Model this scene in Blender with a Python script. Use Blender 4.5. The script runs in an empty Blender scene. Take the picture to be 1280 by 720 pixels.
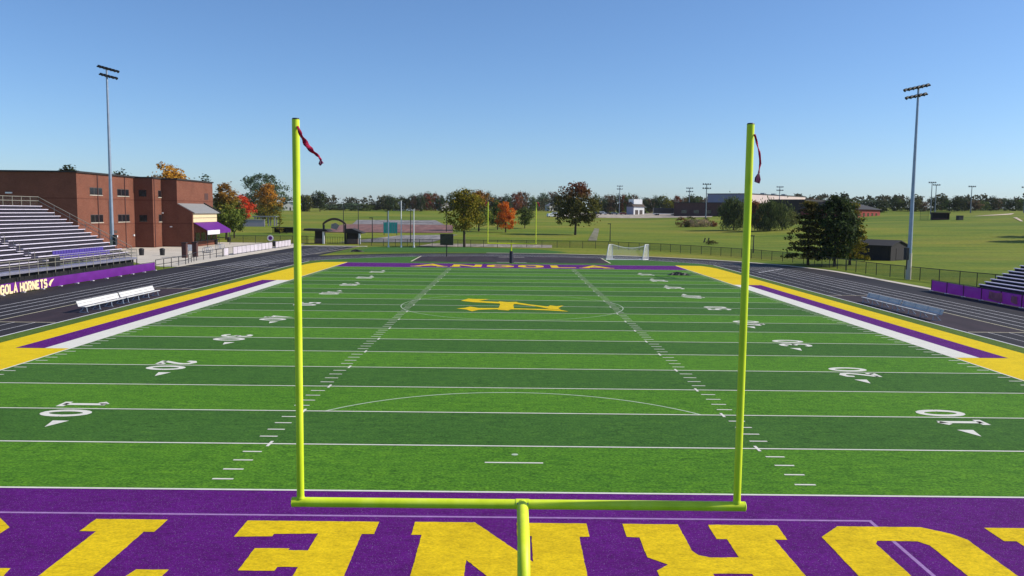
import bpy, math, random
from math import radians, sin, cos, pi
from mathutils import Vector, Matrix
from mathutils.geometry import tessellate_polygon

rnd = random.Random(7)
scene = bpy.context.scene
COL = scene.collection
YD = 0.9144
SX = 24.384                      # half width of the playing field

# ------------------------------------------------------------------ camera
CAMP = Vector((-0.1796, -22.514, 7.801))
YAW, PITCH, ROLL, FPX = 0.0023, 0.0920, 0.0109, 1037.8
_f = Vector((sin(YAW)*cos(PITCH), cos(YAW)*cos(PITCH), -sin(PITCH)))
_r = Vector((cos(YAW), -sin(YAW), 0))
_u = _r.cross(_f)
R_ = _r*cos(ROLL) + _u*sin(ROLL)
U_ = -_r*sin(ROLL) + _u*cos(ROLL)
cam = bpy.data.cameras.new('camera')
cam.sensor_width = 36
cam.lens = FPX/1280*36
cam.clip_start = 0.2
cam.clip_end = 9000
co = bpy.data.objects.new('camera', cam)
COL.objects.link(co)
co.matrix_world = Matrix(((R_.x, U_.x, -_f.x, CAMP.x), (R_.y, U_.y, -_f.y, CAMP.y), (R_.z, U_.z, -_f.z, CAMP.z), (0, 0, 0, 1)))
scene.camera = co

# ------------------------------------------------------------------ terrain
def sstep(a, b, t):
    t = min(1, max(0, (t-a)/(b-a)))
    return t*t*(3-2*t)

def tz(x, y):
    a = max(0.0, y-172)
    z = 0.0195*min(a, 420) + 0.004*max(0, min(a-420, 900))
    b = max(0.0, x-64)
    z += 0.028*min(b, 200)*sstep(95, 240, y)
    z += 0.30*sin(x/31+0.6)*sin(y/23)*sstep(185, 260, y)
    return z

def ray(px, py):
    return (R_*((px-640)/FPX) + U_*(-(py-360)/FPX) + _f)

def gp(px, py):
    """ground point that the survey photo shows at a pixel (first hit on the terrain)"""
    d = ray(px, py)
    t, step = 20.0, 1.0
    while t < 2500:
        q = CAMP + d*t
        if q.z <= tz(q.x, q.y):
            lo, hi = t-step, t
            for _ in range(18):
                m = (lo+hi)/2
                q = CAMP + d*m
                if q.z <= tz(q.x, q.y): hi = m
                else: lo = m
            q = CAMP + d*hi
            return Vector((q.x, q.y, tz(q.x, q.y)))
        step = 1.0 if t < 400 else 3.0
        t += step
    q = CAMP + d*900
    return Vector((q.x, q.y, tz(q.x, q.y)))

def gy(px, Y):
    """ground point under pixel column px at depth line Y"""
    d = ray(px, 290)
    t = (Y-CAMP.y)/d.y
    q = CAMP + d*t
    return Vector((q.x, Y, tz(q.x, Y)))

def hgt(p, py):
    """height above p that reaches pixel row py"""
    depth = (p-CAMP).dot(_f)
    # solve on the vertical through p
    a = (p-CAMP).dot(U_); c = (p-CAMP).dot(_f)
    k = (360-py)/FPX
    # (a + h*U_.z) = k*(c + h*_f.z)
    return (k*c-a)/(U_.z-k*_f.z)

# ------------------------------------------------------------------ materials
def srgb(h):
    h = h.lstrip('#')
    out = []
    for i in (0, 2, 4):
        c = int(h[i:i+2], 16)/255
        out.append(c/12.92 if c <= .04045 else ((c+.055)/1.055)**2.4)
    return (*out, 1)

def newmat(name):
    m = bpy.data.materials.new(name)
    m.use_nodes = True
    nt = m.node_tree
    b = nt.nodes['Principled BSDF']
    return m, nt, b

def coords(nt, scale=(1, 1, 1), kind='Object'):
    tc = nt.nodes.new('ShaderNodeTexCoord')
    mp = nt.nodes.new('ShaderNodeMapping')
    mp.inputs['Scale'].default_value = scale
    nt.links.new(tc.outputs[kind], mp.inputs['Vector'])
    return mp.outputs['Vector']

def noise(nt, vec, scale, detail=3, rough=0.55):
    n = nt.nodes.new('ShaderNodeTexNoise')
    n.inputs['Scale'].default_value = scale
    n.inputs['Detail'].default_value = detail
    n.inputs['Roughness'].default_value = rough
    nt.links.new(vec, n.inputs['Vector'])
    return n.outputs['Fac']

def ramp(nt, fac, stops):
    r = nt.nodes.new('ShaderNodeValToRGB')
    e = r.color_ramp.elements
    while len(e) < len(stops): e.new(0.5)
    for i, (p, c) in enumerate(stops):
        e[i].position = p
        e[i].color = c if len(c) == 4 else (*c, 1)
    nt.links.new(fac, r.inputs['Fac'])
    return r.outputs['Color']

def mix(nt, a, b, fac, mode='MIX'):
    m = nt.nodes.new('ShaderNodeMix')
    m.data_type = 'RGBA'
    m.blend_type = mode
    for sock, v in ((m.inputs[6], a), (m.inputs[7], b)):
        if hasattr(v, 'links') or hasattr(v, 'is_linked'): nt.links.new(v, sock)
        else: sock.default_value = v if len(v) == 4 else (*v, 1)
    if hasattr(fac, 'is_linked'): nt.links.new(fac, m.inputs[0])
    else: m.inputs[0].default_value = fac
    return m.outputs[2]

def math_(nt, op, a, b=None):
    n = nt.nodes.new('ShaderNodeMath')
    n.operation = op
    for i, v in enumerate((a, b)):
        if v is None: continue
        if hasattr(v, 'is_linked'): nt.links.new(v, n.inputs[i])
        else: n.inputs[i].default_value = v
    return n.outputs[0]

def scl(c, k):
    return (c[0]*k, c[1]*k, c[2]*k, 1)

def bump(nt, b, h, strength, dist=0.02):
    n = nt.nodes.new('ShaderNodeBump')
    n.inputs['Strength'].default_value = strength
    n.inputs['Distance'].default_value = dist
    nt.links.new(h, n.inputs['Height'])
    nt.links.new(n.outputs['Normal'], b.inputs['Normal'])

def simple(name, col, rough=0.6, metal=0.0, var=0.18, nscale=2.0, spec=0.5, bstr=0.0):
    m, nt, b = newmat(name)
    if isinstance(col, str): col = srgb(col)
    v = coords(nt)
    n1 = noise(nt, v, nscale, 4)
    c = ramp(nt, n1, [(0.3, scl(col, 1-var)), (0.7, scl(col, 1+var))])
    nt.links.new(c, b.inputs['Base Color'])
    b.inputs['Roughness'].default_value = rough
    b.inputs['Metallic'].default_value = metal
    b.inputs['Specular IOR Level'].default_value = spec
    if bstr: bump(nt, b, noise(nt, v, nscale*8, 3), bstr)
    return m

def turf_mat():
    m, nt, b = newmat('turf_fibres')
    tc = nt.nodes.new('ShaderNodeTexCoord')
    sep = nt.nodes.new('ShaderNodeSeparateXYZ')
    nt.links.new(tc.outputs['Object'], sep.inputs[0])
    # mirrored 5 yard mowing stripes
    d = math_(nt, 'ABSOLUTE', math_(nt, 'SUBTRACT', sep.outputs['Y'], 50*YD))
    band = math_(nt, 'MODULO', math_(nt, 'FLOOR', math_(nt, 'DIVIDE', d, 5*YD)), 2.0)
    inside = math_(nt, 'LESS_THAN', math_(nt, 'ABSOLUTE', sep.outputs['X']), SX)
    fieldY = math_(nt, 'LESS_THAN', d, 50*YD)
    f = math_(nt, 'MULTIPLY', band, math_(nt, 'MULTIPLY', inside, fieldY))
    v = tc.outputs['Object']
    big = noise(nt, v, 0.12, 3)
    mid = noise(nt, coords(nt, (1, 1.5, 1)), 2.9, 6, 0.75)
    fine = noise(nt, coords(nt, (1, 1.3, 1)), 11, 3, 0.7)
    light = srgb('#47771a'); dark = srgb('#365f23')
    base = mix(nt, dark, light, f)
    outer = math_(nt, 'GREATER_THAN', math_(nt, 'ABSOLUTE', sep.outputs['X']), 29.25)
    base = mix(nt, base, srgb('#4c621f'), outer)
    blot = ramp(nt, mid, [(0.37, (0.42, 0.54, 0.42)), (0.5, (1, 1, 1)), (0.63, (1.36, 1.24, 1.1))])
    mk = ramp(nt, noise(nt, coords(nt, (1, 1.4, 1)), 0.33, 4, 0.6), [(0.40, (0.25, 0.25, 0.25)), (0.62, (1, 1, 1))])
    c = mix(nt, base, blot, mk, 'MULTIPLY')
    pat = noise(nt, coords(nt, (1, 2.2, 1)), 1.05, 4, 0.72)
    c = mix(nt, c, ramp(nt, pat, [(0.33, (0.68, 0.78, 0.74)), (0.5, (1, 1, 1)), (0.66, (1.24, 1.14, 0.98))]), 1.0, 'MULTIPLY')
    fn = ramp(nt, fine, [(0.38, (0.42, 0.5, 0.44)), (0.52, (1.02, 1.02, 1.0)), (0.66, (1.5, 1.38, 1.2))])
    c = mix(nt, c, fn, 1.0, 'MULTIPLY')
    bg = ramp(nt, big, [(0.35, (0.92, 0.95, 0.9)), (0.65, (1.08, 1.05, 1.1))])
    c = mix(nt, c, bg, 1.0, 'MULTIPLY')
    nt.links.new(c, b.inputs['Base Color'])
    b.inputs['Roughness'].default_value = 0.9
    b.inputs['Specular IOR Level'].default_value = 0.12
    b.inputs['Sheen Weight'].default_value = 0.10
    b.inputs['Sheen Roughness'].default_value = 0.45
    b.inputs['Sheen Tint'].default_value = (0.42, 0.62, 0.14, 1)
    bump(nt, b, mid, 0.35, 0.05)
    return m

def dyed_mat(name, col, speck=0.0, var=0.16, dirt=0.0):
    """turf fibres dyed a flat colour, with wear and pale infill specks"""
    m, nt, b = newmat(name)
    if isinstance(col, str): col = srgb(col)
    mid = noise(nt, coords(nt, (1, 1.6, 1)), 3.0, 5, 0.66)
    fine = noise(nt, coords(nt, (1, 1.3, 1)), 13, 3, 0.7)
    c = ramp(nt, mid, [(0.33, scl(col, 1-var*1.3)), (0.5, col), (0.7, scl(col, 1+var))])
    fn = ramp(nt, fine, [(0.35, (0.68, 0.68, 0.68)), (0.52, (1, 1, 1)), (0.7, (1.22, 1.22, 1.22))])
    c = mix(nt, c, fn, min(1.0, var*5), 'MULTIPLY')
    if speck:
        sp = noise(nt, coords(nt), 34, 2, 0.8)
        k = ramp(nt, sp, [(0.635, (0, 0, 0)), (0.70, (speck, speck, speck))])
        c = mix(nt, c, (0.55, 0.5, 0.6), k)
    wr = noise(nt, coords(nt, (1, 1.5, 1)), 0.55, 5, 0.7)
    c = mix(nt, c, ramp(nt, wr, [(0.34, (0.86, 0.85, 0.84)), (0.6, (1.05, 1.05, 1.06))]), min(1.0, var*7), 'MULTIPLY')
    if dirt:
        dk = noise(nt, coords(nt), 9, 5, 0.85)
        dm = ramp(nt, noise(nt, coords(nt), 0.8, 3), [(0.42, (0.0, 0.0, 0.0)), (0.62, (1, 1, 1))])
        dd = mix(nt, (0, 0, 0, 1), ramp(nt, dk, [(0.56, (0, 0, 0)), (0.68, (dirt, dirt, dirt))]), dm)
        c = mix(nt, c, (0.10, 0.08, 0.03, 1), dd)
    nt.links.new(c, b.inputs['Base Color'])
    b.inputs['Roughness'].default_value = 0.9
    b.inputs['Specular IOR Level'].default_value = 0.12
    bump(nt, b, mid, 0.25, 0.04)
    return m

def grass_mat():
    m, nt, b = newmat('meadow_grass')
    v = coords(nt)
    a = noise(nt, coords(nt, (0.45, 1, 1)), 0.022, 4, 0.6)
    m1 = noise(nt, coords(nt, (0.25, 1, 1)), 0.11, 4, 0.6)
    f = noise(nt, v, 1.3, 5, 0.7)
    green = srgb('#6d7a24'); dry = srgb('#8a7f36'); deep = srgb('#4d661f')
    c = ramp(nt, a, [(0.40, deep), (0.5, green), (0.62, dry)])
    c2 = ramp(nt, m1, [(0.35, deep), (0.52, green), (0.72, dry)])
    c = mix(nt, c, c2, 0.5)
    c = mix(nt, c, ramp(nt, f, [(0.35, (0.72, 0.74, 0.7)), (0.65, (1.2, 1.16, 1.1))]), 1.0, 'MULTIPLY')
    nt.links.new(c, b.inputs['Base Color'])
    b.inputs['Roughness'].default_value = 0.95
    b.inputs['Specular IOR Level'].default_value = 0.1
    return m

def asphalt_mat(name, col, warm):
    m, nt, b = newmat(name)
    v = coords(nt)
    a = noise(nt, coords(nt, (1, 0.12, 1)), 0.5, 4, 0.6)
    f = noise(nt, v, 9, 4, 0.75)
    c = ramp(nt, a, [(0.3, srgb(col)), (0.7, srgb(warm))])
    c = mix(nt, c, ramp(nt, f, [(0.35, (0.75, 0.75, 0.78)), (0.65, (1.2, 1.2, 1.2))]), 1.0, 'MULTIPLY')
    st = noise(nt, coords(nt, (1.6, 0.22, 1)), 0.35, 6, 0.72)
    c = mix(nt, c, ramp(nt, st, [(0.36, (0.72, 0.70, 0.72)), (0.5, (1, 1, 1)), (0.66, (1.38, 1.32, 1.28))]), 1.0, 'MULTIPLY')
    nt.links.new(c, b.inputs['Base Color'])
    b.inputs['Roughness'].default_value = 0.8
    b.inputs['Specular IOR Level'].default_value = 0.25
    return m

def concrete_mat():
    m, nt, b = newmat('concrete')
    v = coords(nt)
    a = noise(nt, v, 0.3, 5, 0.65)
    br = nt.nodes.new('ShaderNodeTexBrick')
    br.inputs['Scale'].default_value = 0.33
    br.inputs['Mortar Size'].default_value = 0.012
    br.inputs['Color1'].default_value = (1, 1, 1, 1); br.inputs['Color2'].default_value = (0.93, 0.93, 0.93, 1)
    br.inputs['Mortar'].default_value = (0.6, 0.6, 0.6, 1)
    br.offset = 0
    nt.links.new(v, br.inputs['Vector'])
    c = ramp(nt, a, [(0.3, srgb('#b3aa9c')), (0.7, srgb('#d0c6b6'))])
    c = mix(nt, c, br.outputs['Color'], 1.0, 'MULTIPLY')
    nt.links.new(c, b.inputs['Base Color'])
    b.inputs['Roughness'].default_value = 0.9
    return m

def brick_mat(name, c1, c2, mortar):
    m, nt, b = newmat(name)
    tc = nt.nodes.new('ShaderNodeTexCoord')
    sep = nt.nodes.new('ShaderNodeSeparateXYZ')
    nt.links.new(tc.outputs['Object'], sep.inputs[0])
    comb = nt.nodes.new('ShaderNodeCombineXYZ')
    nt.links.new(math_(nt, 'ADD', sep.outputs['X'], sep.outputs['Y']), comb.inputs[0])
    nt.links.new(sep.outputs['Z'], comb.inputs[1])
    br = nt.nodes.new('ShaderNodeTexBrick')
    br.inputs['Scale'].default_value = 4.0
    br.inputs['Mortar Size'].default_value = 0.018
    br.inputs['Row Height'].default_value = 0.27
    br.inputs['Brick Width'].default_value = 0.82
    br.inputs['Color1'].default_value = srgb(c1); br.inputs['Color2'].default_value = srgb(c2)
    br.inputs['Mortar'].default_value = srgb(mortar)
    nt.links.new(comb.outputs[0], br.inputs['Vector'])
    a = noise(nt, tc.outputs['Object'], 0.35, 5, 0.65)
    # soldier courses at floor lines
    c = mix(nt, br.outputs['Color'], ramp(nt, a, [(0.3, (0.82, 0.8, 0.8)), (0.7, (1.14, 1.12, 1.1))]), 1.0, 'MULTIPLY')
    z = math_(nt, 'MODULO', sep.outputs['Z'], 4.55)
    k = math_(nt, 'LESS_THAN', z, 0.22)
    c = mix(nt, c, srgb('#4c241c'), math_(nt, 'MULTIPLY', k, 0.45))
    nt.links.new(c, b.inputs['Base Color'])
    b.inputs['Roughness'].default_value = 0.9
    b.inputs['Specular IOR Level'].default_value = 0.2
    return m

def leaf_mat(name, cols, top=None, topstart=0.55, trans=0.3):
    """cols: 3 hex colours dark..light; top: hex the crown turns to towards its tip"""
    m, nt, b = newmat(name)
    geo = nt.nodes.new('ShaderNodeNewGeometry')
    oi = nt.nodes.new('ShaderNodeObjectInfo')
    tc = nt.nodes.new('ShaderNodeTexCoord')
    n1 = noise(nt, tc.outputs['Object'], 0.55, 3)
    fac = math_(nt, 'ADD', math_(nt, 'MULTIPLY', geo.outputs['Random Per Island'], 0.5), math_(nt, 'MULTIPLY', n1, 0.55))
    c = ramp(nt, fac, [(0.22, srgb(cols[0])), (0.52, srgb(cols[1])), (0.8, srgb(cols[2]))])
    if top:
        sep = nt.nodes.new('ShaderNodeSeparateXYZ')
        nt.links.new(tc.outputs['Generated'], sep.inputs[0])
        h = math_(nt, 'ADD', sep.outputs['Z'], math_(nt, 'MULTIPLY', math_(nt, 'SUBTRACT', n1, 0.5), 0.7))
        k = ramp(nt, h, [(topstart-0.12, (0, 0, 0)), (topstart+0.15, (1, 1, 1))])
        tcol = ramp(nt, geo.outputs['Random Per Island'], [(0.1, scl(srgb(top), 0.6)), (0.9, scl(srgb(top), 1.2))])
        c = mix(nt, c, tcol, k)
    hsv = nt.nodes.new('ShaderNodeHueSaturation')
    nt.links.new(c, hsv.inputs['Color'])
    nt.links.new(math_(nt, 'ADD', 0.485, math_(nt, 'MULTIPLY', oi.outputs['Random'], 0.03)), hsv.inputs['Hue'])
    nt.links.new(math_(nt, 'ADD', 0.82, math_(nt, 'MULTIPLY', oi.outputs['Random'], 0.36)), hsv.inputs['Value'])
    nt.links.new(hsv.outputs['Color'], b.inputs['Base Color'])
    b.inputs['Roughness'].default_value = 0.8
    b.inputs['Specular IOR Level'].default_value = 0.1
    tr = nt.nodes.new('ShaderNodeBsdfTranslucent')
    nt.links.new(hsv.outputs['Color'], tr.inputs['Color'])
    ms = nt.nodes.new('ShaderNodeMixShader')
    ms.inputs[0].default_value = trans
    nt.links.new(b.outputs[0], ms.inputs[1]); nt.links.new(tr.outputs[0], ms.inputs[2])
    nt.links.new(ms.outputs[0], nt.nodes['Material Output'].inputs['Surface'])
    return m

def mesh_mat(name, col, cover):
    """woven wire or net far thinner than one pixel: partly open"""
    m, nt, b = newmat(name)
    b.inputs['Base Color'].default_value = srgb(col)
    b.inputs['Roughness'].default_value = 0.6
    v = coords(nt)
    n1 = noise(nt, v, 2.5, 3)
    tr = nt.nodes.new('ShaderNodeBsdfTransparent')
    ms = nt.nodes.new('ShaderNodeMixShader')
    nt.links.new(math_(nt, 'ADD', cover-0.08, math_(nt, 'MULTIPLY', n1, 0.16)), ms.inputs[0])
    nt.links.new(tr.outputs[0], ms.inputs[1]); nt.links.new(b.outputs[0], ms.inputs[2])
    nt.links.new(ms.outputs[0], nt.nodes['Material Output'].inputs['Surface'])
    return m

M = {}
M['turf'] = turf_mat()
M['purple_turf'] = dyed_mat('purple_turf', '#56116c', 0.55, 0.17)
M['gold_turf'] = dyed_mat('gold_turf', '#d4b516', 0.0, 0.13, 0.5)
M['gold_edge'] = dyed_mat('gold_edge_turf', '#d6b916', 0.0, 0.09)
M['white_turf'] = dyed_mat('white_turf', '#d2d0c6', 0.0, 0.05)
M['soccer_line'] = dyed_mat('faded_line_turf', '#a9b8a0', 0.0, 0.1)
M['soccer_line_p'] = dyed_mat('faded_line_purple', '#9a77ac', 0.0, 0.1)
M['cream_line'] = simple('cream_line_paint', '#c9bfa0', 0.8)
M['track_line'] = simple('track_line_paint', '#d0ced0', 0.8, var=0.12, nscale=1.0)
M['grass'] = grass_mat()
M['asphalt'] = asphalt_mat('track_surface', '#201d20', '#2c282a')
M['asphalt_pad'] = asphalt_mat('runway_surface', '#2b2226', '#392b30')
M['path'] = asphalt_mat('path_surface', '#6d6a6a', '#8a8580')
M['court'] = asphalt_mat('court_surface', '#744f48', '#7c5e54')
M['worn'] = asphalt_mat('worn_ground', '#6f6d50', '#7d7a66')
M['lot'] = asphalt_mat('gravel_lot', '#9a8f80', '#b0a593')
M['dirt'] = asphalt_mat('infield_dirt', '#c0aa90', '#cfbfa8')
M['concrete'] = concrete_mat()
def post_paint():
    m, nt, b = newmat('goal_yellow_paint')
    v = coords(nt, (1, 1, 0.35))
    n1 = noise(nt, v, 2.2, 5, 0.65)
    c = ramp(nt, n1, [(0.3, srgb('#c4d526')), (0.5, srgb('#d6e72c')), (0.7, srgb('#dfee48'))])
    sc = noise(nt, coords(nt, (1, 1, 0.5)), 17, 4, 0.8)
    k = ramp(nt, sc, [(0.66, (0, 0, 0)), (0.72, (0.45, 0.45, 0.45))])
    c = mix(nt, c, (0.22, 0.24, 0.06, 1), k)
    nt.links.new(c, b.inputs['Base Color'])
    nt.links.new(math_(nt, 'ADD', 0.34, math_(nt, 'MULTIPLY', n1, 0.3)), b.inputs['Roughness'])
    b.inputs['Specular IOR Level'].default_value = 0.4
    return m
M['goal_yellow'] = post_paint()
M['pole_steel'] = simple('galvanised_steel', '#9aa5b4', 0.45, 0.6, 0.1, 1.5)
M['alu'] = simple('aluminium', '#b4b0bf', 0.42, 0.7, 0.1, 2.0)
M['alu_seat'] = simple('aluminium_seat', '#ddd5e4', 0.5, 0.05, 0.08, 1.2)
M['bench_alu'] = simple('bench_aluminium', '#c6c5c4', 0.6, 0.0, 0.12, 1.5, 0.2)
M['rail'] = simple('rail_steel', '#9a9486', 0.5, 0.4, 0.1)
M['dark_steel'] = simple('dark_steel', '#24252a', 0.5, 0.3, 0.15)
M['black'] = simple('black_paint', '#141416', 0.5, 0, 0.15)
M['shade_skirt'] = simple('stand_shade_black', '#131217', 0.9, 0, 0.2)  # flat black standing in for the shade under and behind the stands
M['riser'] = simple('riser_shade_violet', '#1f1b2a', 0.8, 0.0, 0.15)  # dark violet puts the shadow between seat rows into the colour
M['tread'] = simple('grey_violet_tread', '#5c566a', 0.75, 0.1, 0.15)  # even dark grey-violet for the footboards
M['purple_vinyl'] = simple('purple_vinyl', '#6b1d8a', 0.55, 0, 0.12, 0.8)
def translucent(m, k):
    nt = m.node_tree; b = nt.nodes['Principled BSDF']
    tr = nt.nodes.new('ShaderNodeBsdfTranslucent')
    src = b.inputs['Base Color'].links[0].from_socket
    nt.links.new(src, tr.inputs['Color'])
    ms = nt.nodes.new('ShaderNodeMixShader'); ms.inputs[0].default_value = k
    nt.links.new(b.outputs[0], ms.inputs[1]); nt.links.new(tr.outputs[0], ms.inputs[2])
    nt.links.new(ms.outputs[0], nt.nodes['Material Output'].inputs['Surface'])
translucent(M['purple_vinyl'], 0.22)
M['purple_plastic'] = simple('purple_plastic', '#4a3a8a', 0.5, 0, 0.1)
M['red_print'] = simple('red_print', '#a05068', 0.6, 0, 0.3, 1.6)
M['cream_print'] = simple('cream_print', '#f2d8a8', 0.6, 0, 0.06)
M['white_vinyl'] = simple('white_vinyl', '#d6d2d8', 0.6, 0, 0.06)
M['sheet'] = simple('lilac_sheet', '#b8b0b8', 0.7, 0, 0.14, 0.7)
M['far_lamp'] = simple('grey_blue_lamp', '#6a7480', 0.6)  # even grey-blue, paler than the near floodlights
M['white'] = simple('white_paint', '#dedfe0', 0.5, 0, 0.05)
M['brick'] = brick_mat('school_brick', '#774636', '#683a2c', '#866c5c')
M['brick_red'] = brick_mat('red_brick', '#8c3a34', '#7a302c', '#8c5a50')
M['brick_stone'] = brick_mat('pier_brick', '#6a5a58', '#5a4a4a', '#8a8078')
M['cream_panel'] = simple('cream_siding', '#d8c49a', 0.7, 0, 0.06)
M['grey_roof'] = simple('grey_metal_roof', '#8a8a88', 0.6, 0.2, 0.1)
M['dark_roof'] = simple('dark_roof', '#262322', 0.8, 0, 0.15)
M['brown_roof'] = simple('brown_roof', '#4a3c34', 0.85, 0, 0.15, 1.0)
M['shed_wall'] = simple('dark_brown_siding', '#1d1718', 0.8, 0, 0.12)
M['grey_wall'] = simple('grey_wall_and_shade', '#9a93a2', 0.7, 0, 0.06, 0.3)  # real grey walls, and painted shade on two far end walls
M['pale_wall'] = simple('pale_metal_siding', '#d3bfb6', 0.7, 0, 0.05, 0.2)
M['lower_wall'] = simple('dark_brick_wall', '#4c2f2c', 0.85, 0, 0.15, 0.4)
M['glass'] = simple('window_glass', '#1c1c22', 0.12, 0, 0.2, 1.0, 0.8)
M['win_frame'] = simple('window_frame', '#4a403c', 0.6)
M['teal'] = simple('teal_screen', '#2fa79b', 0.7, 0, 0.12, 0.6)
M['ribbon'] = simple('crimson_ribbon', '#b50f48', 0.85, 0, 0.35, 12.0)
translucent_later = ['ribbon']
M['ribbon_knot'] = simple('plum_ribbon', '#5e1444', 0.7, 0, 0.2, 12.0)
M['pad'] = simple('navy_pad', '#1b1c30', 0.6)
M['bark'] = simple('bark', '#3b3028', 0.95, 0, 0.3, 3.0)
M['chain'] = mesh_mat('chain_link', '#2c2c28', 0.34)
M['chain_thin'] = mesh_mat('chain_link_fine', '#3a3a36', 0.18)
M['net'] = mesh_mat('white_net', '#e0e0e0', 0.34)
M['car_white'] = simple('car_white', '#cfd2d4', 0.3, 0, 0.03)
M['car_dark'] = simple('car_dark', '#23262c', 0.3, 0, 0.1)
M['car_red'] = simple('car_red', '#7c2a28', 0.3, 0, 0.05)
M['car_silver'] = simple('car_silver', '#8f959b', 0.3, 0.4, 0.05)
M['tyre'] = simple('tyre_rubber', '#101012', 0.8)
M['house_white'] = simple('house_white', '#cfcac4', 0.8)
M['house_blue'] = simple('house_bluegrey', '#6f7f92', 0.8)
M['straw'] = simple('dry_straw', '#a08a68', 0.9, 0, 0.25)

LEAF = {
 'dark': leaf_mat('leaves_dark_green', ['#1b2513', '#2d3a1e', '#4b5826'], trans=.22),
 'dark_yel': leaf_mat('leaves_dark_yellow', ['#464a18', '#726f20', '#9c9230'], None),
 'conif': leaf_mat('leaves_bronze_green', ['#2c2f16', '#504c20', '#857838']),
 'red_top': leaf_mat('leaves_green_red_top', ['#2c3414', '#4c501e', '#7a7630'], '#76482c', 0.70),
 'orange': leaf_mat('leaves_orange', ['#9a4212', '#c8641a', '#e68426']),
 'yel_green': leaf_mat('leaves_yellow_green', ['#404616', '#70701c', '#a89628'], None),
 'green': leaf_mat('leaves_mid_green', ['#2e3c1a', '#4a5a26', '#6e7c38']),
 'gold_top': leaf_mat('leaves_green_gold_top', ['#465020', '#786c22', '#a8922c'], '#b57c2a', 0.45),
 'red': leaf_mat('leaves_red', ['#901418', '#c42028', '#e03a38']),
 'rust': leaf_mat('leaves_rust', ['#442c1a', '#744024', '#96582e']),
 'brown': leaf_mat('leaves_brown', ['#403428', '#604c38', '#7c6648']),
 'olive': leaf_mat('leaves_olive', ['#363a1c', '#56582a', '#7a7638']),
 'blue': leaf_mat('leaves_blue_green', ['#2e3c30', '#4a5c44', '#6a7c58']),
 'willow': leaf_mat('leaves_willow', ['#303e20', '#4e5f30', '#748348']),
 'half_red': leaf_mat('leaves_green_rust_top', ['#37441c', '#5e6a2a', '#888a3c'], '#8a5c28', 0.6),
}

for k_ in translucent_later: translucent(M[k_], 0.4)

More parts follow.
